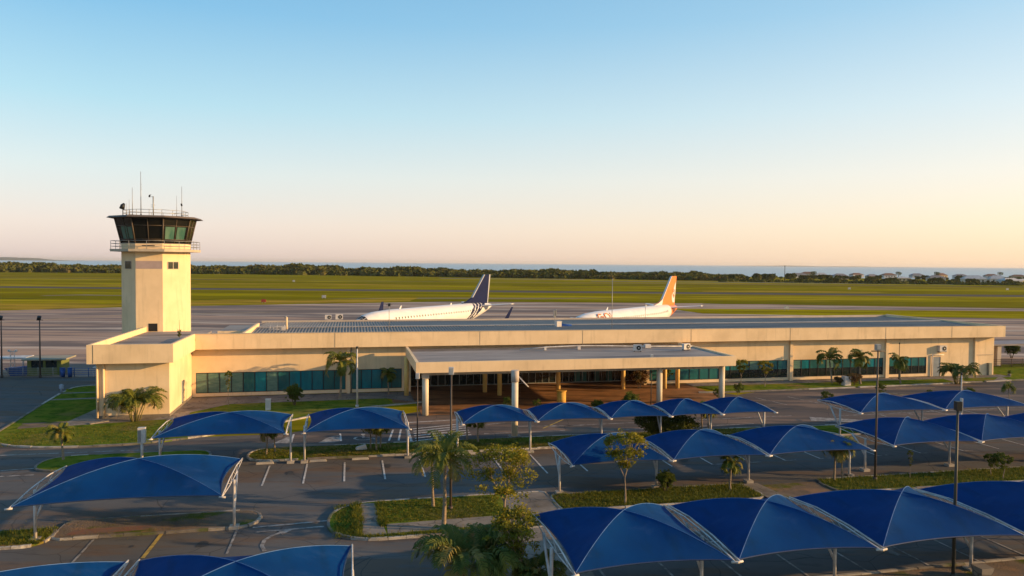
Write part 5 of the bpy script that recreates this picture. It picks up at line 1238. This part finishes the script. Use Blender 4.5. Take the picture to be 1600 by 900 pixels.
T3 = tree_proto('young_tree', 1.8, 1.25, 13, trunk_h=.32, dens=1.3, leaf=.06, leafm=M_LEAF)
T4 = tree_proto('sapling', 3.0, .65, 14, trunk_h=.42, dens=.8, leaf=.06, leafm=M_LEAF, spread=.3, lean=.0)
B1 = tree_proto('bush', 2.0, 1.9, 15, trunk_h=.13, dens=1.9, leaf=.065, leafm=M_LEAF, stems=4, bark=M_BARKD)
B2 = tree_proto('flowering_bush', 1.9, 4.6, 16, trunk_h=.2, dens=3.4, leaf=.09, leafm=M_LEAFD, stems=5, bark=M_BARKD, flowers=True)
B3 = tree_proto('red_bush', 1.3, 1.8, 17, trunk_h=.22, dens=.9, leaf=.07, leafm=M_LEAFR, stems=4, bark=M_BARKD)
B4 = tree_proto('leafy_shrub', 3.6, 2.9, 18, trunk_h=.30, dens=1.0, leaf=.075, leafm=M_LEAFY, stems=4)
def hgt(px, base, top):          # real height of something standing at (px,base)
    p = G(px, base); hy = 411.5 + (px - 800) * 13 / 1600
    return CAMH * (base - top) / (base - hy)
place(C1, G(212, 659), 'large arching areca palm clump against the cream annex wall', 'palm', hgt(212, 659, 597) / 2.9, .3, GPALM)
place(T4, G(357, 634), 'thin dark sapling with support stakes in front of the left ribbon window', 'tree', hgt(357, 634, 577) / 3.0, 0, GTREE)
place(B1, G(460, 634), 'round dark green bush on the lawn under the left ribbon window', 'bush', hgt(460, 634, 599) / 2.0, 0, GBUSH)
place(P2, G(531, 624), 'single yellow-green palm in front of the left ribbon window near the white post', 'palm', hgt(531, 624, 555) / 3.0, 0, GPALM)
place(P4, G(607, 617), 'small bushy palm beside the left edge of the entrance canopy', 'palm', hgt(607, 617, 581) / 1.95, 1, GPALM)
place(P1, G(693, 829), 'taller palm with grey trunk on the grass island left of the leafy tree', 'palm', hgt(693, 829, 690) / 4.7, .5, GPALM)
place(P1, G(677, 794), 'shorter palm leaning behind the taller palm on the grass island', 'palm', hgt(677, 794, 700) / 4.6, 2.4, GPALM, (0, -.04))
place(T1, G(787, 836), 'slender yellow-green leafy tree with forked pale trunk at the island corner', 'tree', hgt(787, 836, 698) / 4.15, .2, GTREE)
place(B4, G(803, 915), 'multi-stemmed loose shrub with yellowish leaves at the bottom centre', 'shrub', hgt(803, 915, 785) / 3.6, 1.0, GBUSH)
place(C3, G(738, 925), 'big dark fan of palm fronds at the bottom centre beside the road', 'palm', hgt(738, 925, 800) / 2.9, 0, GPALM)
place(C2, G(842, 925), 'low dark palm clump half under the nearest canopy corner', 'palm', .75, 2, GPALM)
place(T2, G(977, 789), 'small round-headed tree standing in front of the second canopy row', 'tree', hgt(977, 789, 672) / 3.9, 0, GTREE)
place(P4, G(1141, 769), 'stubby fan palm beside a white canopy post on the median', 'palm', .95, 3, GPALM)
place(B1, G(1040, 771), 'light loose bush beside a canopy post in the second row', 'bush', .68, 1.3, GBUSH)
place(B2, G(1040, 688), 'wide dark flowering bush between the two canopy rows', 'bush', 1.05, 0, GBUSH)
place(P2, G(1303, 752), 'left palm of the pair under the right end of a second row canopy', 'palm', .82, 1, GPALM)
place(P2, G(1316, 750), 'right palm of the pair under the right end of a second row canopy', 'palm', .80, 4, GPALM)
place(T4, G(1422, 749), 'thin conical sapling on the median under the second row canopy', 'tree', .62, 1, GTREE)
place(T3, G(1567, 750), 'yellow-green young tree at the right edge of the second median', 'tree', .95, 1, GTREE)
place(T3, G(1549, 745), 'thin young tree touching a canopy post near the right edge', 'tree', .85, 3, GTREE)
place(P3, G(1302, 600), 'twin-stemmed feather palm in front of the right windows', 'palm', hgt(1302, 600, 540) / 3.2, .6, GPALM)
place(P4, G(1344, 601), 'small palm left of the tall lamp post by the right windows', 'palm', 1.7, 2, GPALM)
place(B3, G(1333, 603), 'reddish bush beside the white utility cabinet', 'bush', 1.1, 0, GBUSH)
place(B3, G(1311, 602), 'small reddish bush at the foot of the twin-stemmed palm', 'bush', .75, 2, GBUSH)
place(P3, G(1408, 600), 'bushy palm in front of the last right window', 'palm', hgt(1408, 600, 553) / 2.9, 2.2, GPALM)
place(C2, G(1497, 600), 'spreading areca palm clump near the right corner of the terminal', 'palm', hgt(1497, 600, 553) / 2.5, .4, GPALM)
place(T2, G(1158, 603), 'small round tree just right of the entrance canopy', 'tree', hgt(1158, 603, 561) / 3.9, 1, GTREE)
place(T2, G(1195, 605), 'small round tree between two windows right of the entrance canopy', 'tree', hgt(1195, 605, 563) / 3.9, 3, GTREE)
place(T3, G(1292, 640), 'loose yellowish shrub behind the open frame of the far right row', 'shrub', .95, 1, GBUSH)
place(T3, G(1153, 624), 'small dark shrub behind the right end canopy of the forecourt row', 'shrub', .9, 5, GBUSH)
place(T3, G(1122, 630), 'dark shrub at the foot of the right front column of the entrance canopy', 'shrub', .8, 2, GBUSH)
place(B3, G(999, 607), 'yellowish bush by the entrance doors under the canopy', 'bush', 1.5, 1, GBUSH)
place(T3, G(1041, 603), 'loose bush beside the inner columns under the canopy', 'bush', 1.35, 4, GBUSH)
place(B1, G(985, 645), 'loose yellow-green shrub behind the forecourt canopies', 'shrub', .95, 2, GBUSH)
place(B1, G(933, 645), 'low green shrub left of the loose shrub behind the forecourt canopies', 'shrub', .6, 4, GBUSH)
place(T3, G(793, 648), 'spiky yellow-green plant at the foot of the tall concrete column', 'plant', .9, 3, GBUSH)
place(T3, G(838, 646), 'sparse flowering plant right of the tall concrete column', 'plant', .7, 5, GBUSH)
place(P2, G(579, 703), 'left palm of the group below the canopy by the white post', 'palm', .70, 2, GPALM)
place(P2, G(588, 705), 'middle palm of the group below the canopy by the white post', 'palm', .74, 5, GPALM)
place(P2, G(594, 702), 'right palm of the group below the canopy by the white post', 'palm', .66, 1, GPALM)
place(P2, G(416, 712), 'left palm of the pair under the canopy below the annex', 'palm', .66, 1, GPALM)
place(P2, G(430, 708), 'right palm of the pair under the canopy below the annex', 'palm', .64, 3, GPALM)
place(P4, G(730, 690), 'left palm under the small canopy nearest the hatching', 'palm', 1.0, 1, GPALM)
place(P4, G(747, 692), 'right palm under the small canopy nearest the hatching', 'palm', .98, 3, GPALM)
place(P4, G(1097, 676), 'left pale-stemmed palm right of the big flowering bush', 'palm', 1.05, 1, GPALM)
place(P4, G(1107, 675), 'right pale-stemmed palm right of the big flowering bush', 'palm', 1.02, 3, GPALM)
place(P4, G(99, 720), 'lone short palm on the left median in front of the access road', 'palm', hgt(99, 720, 664) / 2.2, 2, GPALM)
place(P3, G(1580, 630), 'twin-stemmed small palm at the right edge behind the far canopies', 'palm', .68, 1, GPALM)
place(T3, G(1376, 623), 'dark tuft plant beside the lamp post behind the far right canopy', 'plant', .9, 2, GBUSH)
place(T3, G(1452, 622), 'tiny shrub on the road edge by the far right canopies', 'shrub', .5, 3, GBUSH)
place(B1, G(1515, 622), 'low yellow-green shrub behind the far right canopy', 'shrub', .55, 3, GBUSH)
place(T2, W(100.0, 8.5, 0), 'tree at the right edge whose branch hangs over the walkway roof', 'tree', 1.65, 2, GTREE)
for k in range(7):
    place(B1, W(93.5 + k * 2.3, 22.5 + (k % 2) * 1.5, 0), 'dark hedge bush behind the walkway at the right edge', 'bush', 1.15 + .15 * (k % 3), k, 'hedge bushes behind the walkway')

# tufts of rough grass on the medians and verges (uncountable)
rnd = random.Random(21)
mb = MB()
def tufts(u0, u1, v0, v1, n, h0, h1, z=.1):
    for _ in range(n):
        p = W(rnd.uniform(u0, u1), rnd.uniform(v0, v1), z); H_ = rnd.uniform(h0, h1)
        for b in range(5):
            a = rnd.uniform(0, 6.28); t = Vector((math.cos(a), math.sin(a), 0)); s_ = Vector((-t.y, t.x, 0)) * .018; q = p + t * rnd.uniform(0, .12)
            mb.add([tuple(q - s_), tuple(q + s_), tuple(q + t * H_ * .5 + Vector((0, 0, H_ * rnd.uniform(.6, 1))))], [(0, 1, 2)], 0 if rnd.random() < .7 else 1)
tufts(13.9, 15.0, -30.7, -25.8, 500, .04, .16); tufts(16.3, 22.4, -29, -25.7, 2600, .03, .10); tufts(25.6, 37.2, -28.8, -26.3, 4200, .04, .2)
tufts(42.2, 70, -28.8, -26.4, 5200, .04, .2); tufts(-5.8, .9, -28.7, -26.7, 900, .05, .25); tufts(15.2, 25, -31.0, -30.6, 500, .05, .2)
tufts(8.4, 45, -15.6, -12.7, 3500, .04, .16); tufts(22.5, 60, -44, -41, 2600, .05, .25); tufts(14.8, 15.2, -30.7, -25.8, 300, .1, .35); tufts(16, 16.4, -29.5, -25.9, 250, .08, .3)
tufts(-10, 1.2, -9, -3, 2500, .03, .09, .08)
tag(mb.build('rough_grass', [M_LEAF, M_LEAFY]), kind='stuff')
mb = MB()
for _ in range(1500):
    u_, v_ = rnd.choice(((rnd.uniform(14, 25), rnd.uniform(-31.5, -25)), (rnd.uniform(25, 46), rnd.uniform(-30, -26)), (rnd.uniform(42, 62), rnd.uniform(-30, -25.8)), (rnd.uniform(8, 46), rnd.uniform(-17, -12)), (rnd.uniform(-4, 10), rnd.uniform(-29, -25.4))))
    p = W(u_, v_, .122); a = rnd.uniform(0, 6.28); c_, s_ = math.cos(a) * .05, math.sin(a) * .05
    mb.add([(p.x - c_, p.y - s_, p.z), (p.x + s_ * .5, p.y - c_ * .5, p.z + .02), (p.x + c_, p.y + s_, p.z + .01), (p.x - s_ * .5, p.y + c_ * .5, p.z + .02)], [(0, 1, 2, 3)])
tag(mb.build('fallen_leaves', M_FRONDY), kind='stuff')

# ------------------------------------------------------------------ far wood (one mass) and coast town
rnd = random.Random(33); mb = MB()
def far_crown(x, y, h, w, n=46, z0=0):
    for _ in range(n):
        th_ = rnd.uniform(0, 6.28); ph = rnd.uniform(-.2, 1.45); rr = rnd.uniform(.75, 1.05)
        c = Vector((x + math.cos(th_) * math.cos(ph) * w * .5 * rr, y + math.sin(th_) * math.cos(ph) * w * .5 * rr, z0 + h * .45 + math.sin(ph) * h * .55 * rr))
        s = rnd.uniform(.5, 1.2) * w * .16; a = Vector((rnd.uniform(-1, 1), rnd.uniform(-1, 1), rnd.uniform(-1, 1))).normalized(); b = a.cross(Vector((rnd.uniform(-1, 1), rnd.uniform(-1, 1), rnd.uniform(-1, 1)))).normalized()
        mb.add([tuple(c - a * s), tuple(c + b * s * .8), tuple(c + a * s), tuple(c - b * s * .8)], [(0, 1, 2, 3)])
    # inner mass
    mb.tube([(x, y, z0), (x, y, z0 + h * .45), (x, y, z0 + h * .75)], [w * .36, w * .36, w * .14], 7, 0, cap=False, smooth=False)
def interp(px, tab):
    for (a, va), (b, vb) in zip(tab, tab[1:]):
        if px <= b: return va + (vb - va) * (px - a) / (b - a)
    return tab[-1][1]
BASE = [(-80, 425), (0, 425), (400, 428.5), (800, 434), (1130, 438.5), (1160, 439)]
TOP = [(-80, 408), (0, 408.5), (120, 411), (400, 412.5), (520, 413), (700, 418.5), (900, 421), (1100, 426), (1160, 429)]
px = -90
while px < 1158:
    b = interp(px, BASE); t = interp(px, TOP); hy = 411.5 + (px - 800) * 13 / 1600
    for lay in range(5):
        q = px + rnd.uniform(-5, 5); g_ = G(q, b - lay * .9 + rnd.uniform(-.5, .4)); 
        Z = g_.y; hmax = CAMH - (t - hy) * Z / FPX
        h_ = hmax * rnd.uniform(.55, .95) * (.88 + .14 * math.sin(px * .031) + .10 * math.sin(px * .11 + 1)) * (1.0 if lay else .7); w_ = rnd.uniform(6, 17)
        far_crown(g_.x, g_.y, max(2.5, h_), w_, 48)
    px += 6.0
# low scrub in front of the town
px = 1130
while px < 1640:
    g_ = G(px + rnd.uniform(-4, 4), 440 + (px - 1130) * 6 / 470 + rnd.uniform(-.6, .4)); far_crown(g_.x, g_.y, rnd.uniform(1.2, 2.6), rnd.uniform(5, 9), 16); px += 5.5
tag(mb.build('coastal_woodland', M_WOOD), kind='stuff')

# town houses
HG = 'houses of the coastal town beyond the airfield'
def house(px, py, wpx, z1, roofm, wallm, label, storeys=1, hip=True):
    p = G(px, py); w = wpx * p.y / FPX; d_ = w * .6; wh = 3.0 * storeys; rh = z1
    r = empty('house', p, random.Random(px).uniform(-.25, .25), label, 'house', HG)
    mb = MB(); mb.box((-w * .46, -d_ * .45, 0), (w * .46, d_ * .45, wh)); mb.build('wall', wallm, r)
    mb = MB(); e = .5 if not hip else .22
    mb.add([(-w / 2, -d_ / 2, wh), (w / 2, -d_ / 2, wh), (w / 2, d_ / 2, wh), (-w / 2, d_ / 2, wh), (-w * e, 0, wh + rh), (w * e, 0, wh + rh)], [(0, 1, 5, 4), (1, 2, 5), (2, 3, 4, 5), (3, 0, 4), (3, 2, 1, 0)]); mb.build('roof', roofm, r)
    k = max(2, int(w / 4))
    for s_ in range(storeys):
        for i in range(k):
            x = -w * .4 + w * .8 * (i + .5) / k; mb = MB(); mb.box((x - .6, -d_ * .45 - .06, s_ * 3 + 1), (x + .6, -d_ * .45 - .01, s_ * 3 + 2.2)); mb.build('window', M_DARKG, r)
R3 = ((1248, 434, 26, 2.2, M_GREYROOF, M_HWALL, 'grey-roofed house at the left end of the coastal town'), (1283, 434, 18, 2.6, M_PALEROOF, M_HWALL, 'house with a bright pale gable near the left of the town'),
      (1262, 431, 22, 2.4, M_REDROOF, M_HWALLT, 'brown-roofed house behind the left trees of the town'), (1312, 436, 24, 2.5, M_GREYROOF, M_HWALL, 'pale grey hip-roofed house third from the left of the town'),
      (1338, 433, 20, 2.0, M_REDROOF, M_HWALL, 'low brown-roofed house left of the town centre'), (1362, 436, 18, 2.0, M_GREYROOF, M_HWALLT, 'small grey house behind a broad tree in the town'),
      (1388, 434, 22, 2.4, M_REDROOF, M_HWALL, 'brown-roofed house in the middle of the town'), (1410, 440, 22, 1.2, M_PALEROOF, M_HWALLT, 'long tan wall house at the edge of the airfield'),
      (1432, 434, 20, 2.2, M_GREYROOF, M_HWALL, 'grey-roofed house right of the town centre'), (1462, 439, 26, 2.2, M_GREYROOF, M_HWALL, 'wide grey house with veranda among dark trees'),
      (1470, 434, 18, 2.6, M_REDROOF, M_HWALLT, 'tall brown-roofed house behind the wide grey house'), (1500, 435, 20, 2.0, M_GREYROOF, M_HWALL, 'small grey house left of the white hip roof'),
      (1521, 441, 34, 3.0, M_PALEROOF, M_HWALL, 'broad house with a white hip roof near the right of the town'), (1557, 441, 24, 3.0, M_PALEROOF, M_HWALL, 'narrow house with white pyramid roof right of the broad one'),
      (1597, 444, 24, 1.0, M_PALEROOF, M_HWALLY, 'yellow house at the right picture edge'), (1548, 435, 20, 2.2, M_REDROOF, M_HWALL, 'brown-roofed house behind the white roofs'), (1590, 436, 22, 2.0, M_REDROOF, M_HWALLT, 'dark-roofed house behind the yellow one'))
for h in R3: house(*h)
house(1577, 444.5, 34, 2.0, M_PALEROOF, mat('blue_white_wall', (0.50, 0.52, 0.56), None, .8, 1), 'two-storey pale bluish house with many windows', 1)
# town trees: a few individuals
def far_tree_proto(seed, h, w, leafm, name='broadleaf_tree', palm=False):
    global mb, rnd
    rnd = random.Random(seed); root = bpy.data.objects.new(name, None); COL.objects.link(root)
    t = MB(); t.tube([(0, 0, -.2), (0, 0, h * .6)], [w * .05, w * .03], 6); t.build('trunk', M_BARKD, root)
    mb = MB()
    if palm:
        for i in range(14): frond(mb, (0, 0, h * .6), i * .9, 1.0 - i * .08, w * .5, 1.6, rnd, leafw=.5, leafl=1.2, nl=6)
    else:
        for _ in range(9): far_crown(rnd.uniform(-.28, .28) * w, rnd.uniform(-.28, .28) * w, h * rnd.uniform(.55, .72), w * rnd.uniform(.4, .6), 46, z0=h * rnd.uniform(.12, .3))
    mb.build('crown', leafm, root); return root
F1 = far_tree_proto(51, 7, 10, M_WOOD); F2 = far_tree_proto(52, 6, 13, M_WOOD); F3 = far_tree_proto(53, 7, 6, M_LEAFD, 'broadleaf_tree', True)
place(F1, G(1183, 438.5), 'round dark tree standing alone left of the coastal town', 'tree', .95)
place(F2, G(1200, 438.5), 'wide dark tree just right of the lone round one', 'tree', 1.0)
place(F3, G(1220, 438.5), 'little spiky tree left of the thin mast', 'tree', .7)
place(F1, G(1235, 438.5), 'round tree just right of the thin mast', 'tree', 1.0, 2)
place(F1, G(1146, 439.5), 'round tree at the right end of the woodland', 'tree', .9, 1)
rn = random.Random(8)
for k in range(34):
    px = 1252 + k * 10.3 + rn.uniform(-5, 5); py = rn.choice([436, 438, 440, 442]) + (px - 1250) * 3 / 350
    place(F2 if k % 3 else F1, G(px, py), 'dark spreading tree among the houses of the coastal town', 'tree', rn.uniform(.5, .85), rn.uniform(0, 6), 'trees among the town houses')
for k, (px, lb) in enumerate(((1271, 'palm rising above the roofs at the left of the town'), (1404, 'palm rising above the middle of the town'), (1464, 'palm above the dark trees right of the town centre'), (1563, 'palm above the white pyramid roof'))):
    place(F3, G(px, 434), lb, 'palm', 1.35, k)
a = empty('radio_mast', G(1226, 439), 0, 'thin dark mast rising above the sea left of the coastal town', 'mast')
mb = MB(); mb.tube([(0, 0, 0), (0, 0, 12.5)], [.35, .2], 6); mb.build('pole', M_FRAME, a)
mb = MB(); mb.tube([(0, 0, 12.5), (0, 0, 13)], .45, 6); mb.build('tip', M_FRAME, a)

# ------------------------------------------------------------------ evening haze in the air over the coast
m = bpy.data.materials.new('haze_air'); m.use_nodes = True; nt = m.node_tree; nt.nodes.remove(nt.nodes['Principled BSDF'])
pv = nt.nodes.new('ShaderNodeVolumePrincipled'); pv.inputs['Color'].default_value = (0.95, 0.90, 0.86, 1); pv.inputs['Density'].default_value = 4.5e-5; pv.inputs['Anisotropy'].default_value = 0.2
nt.links.new(pv.outputs[0], nt.nodes['Material Output'].inputs['Volume'])
mb = MB(); mb.box((-41000, -1000, -2.0), (41000, 41000, 70.0)); tag(mb.build('haze', m), kind='stuff')
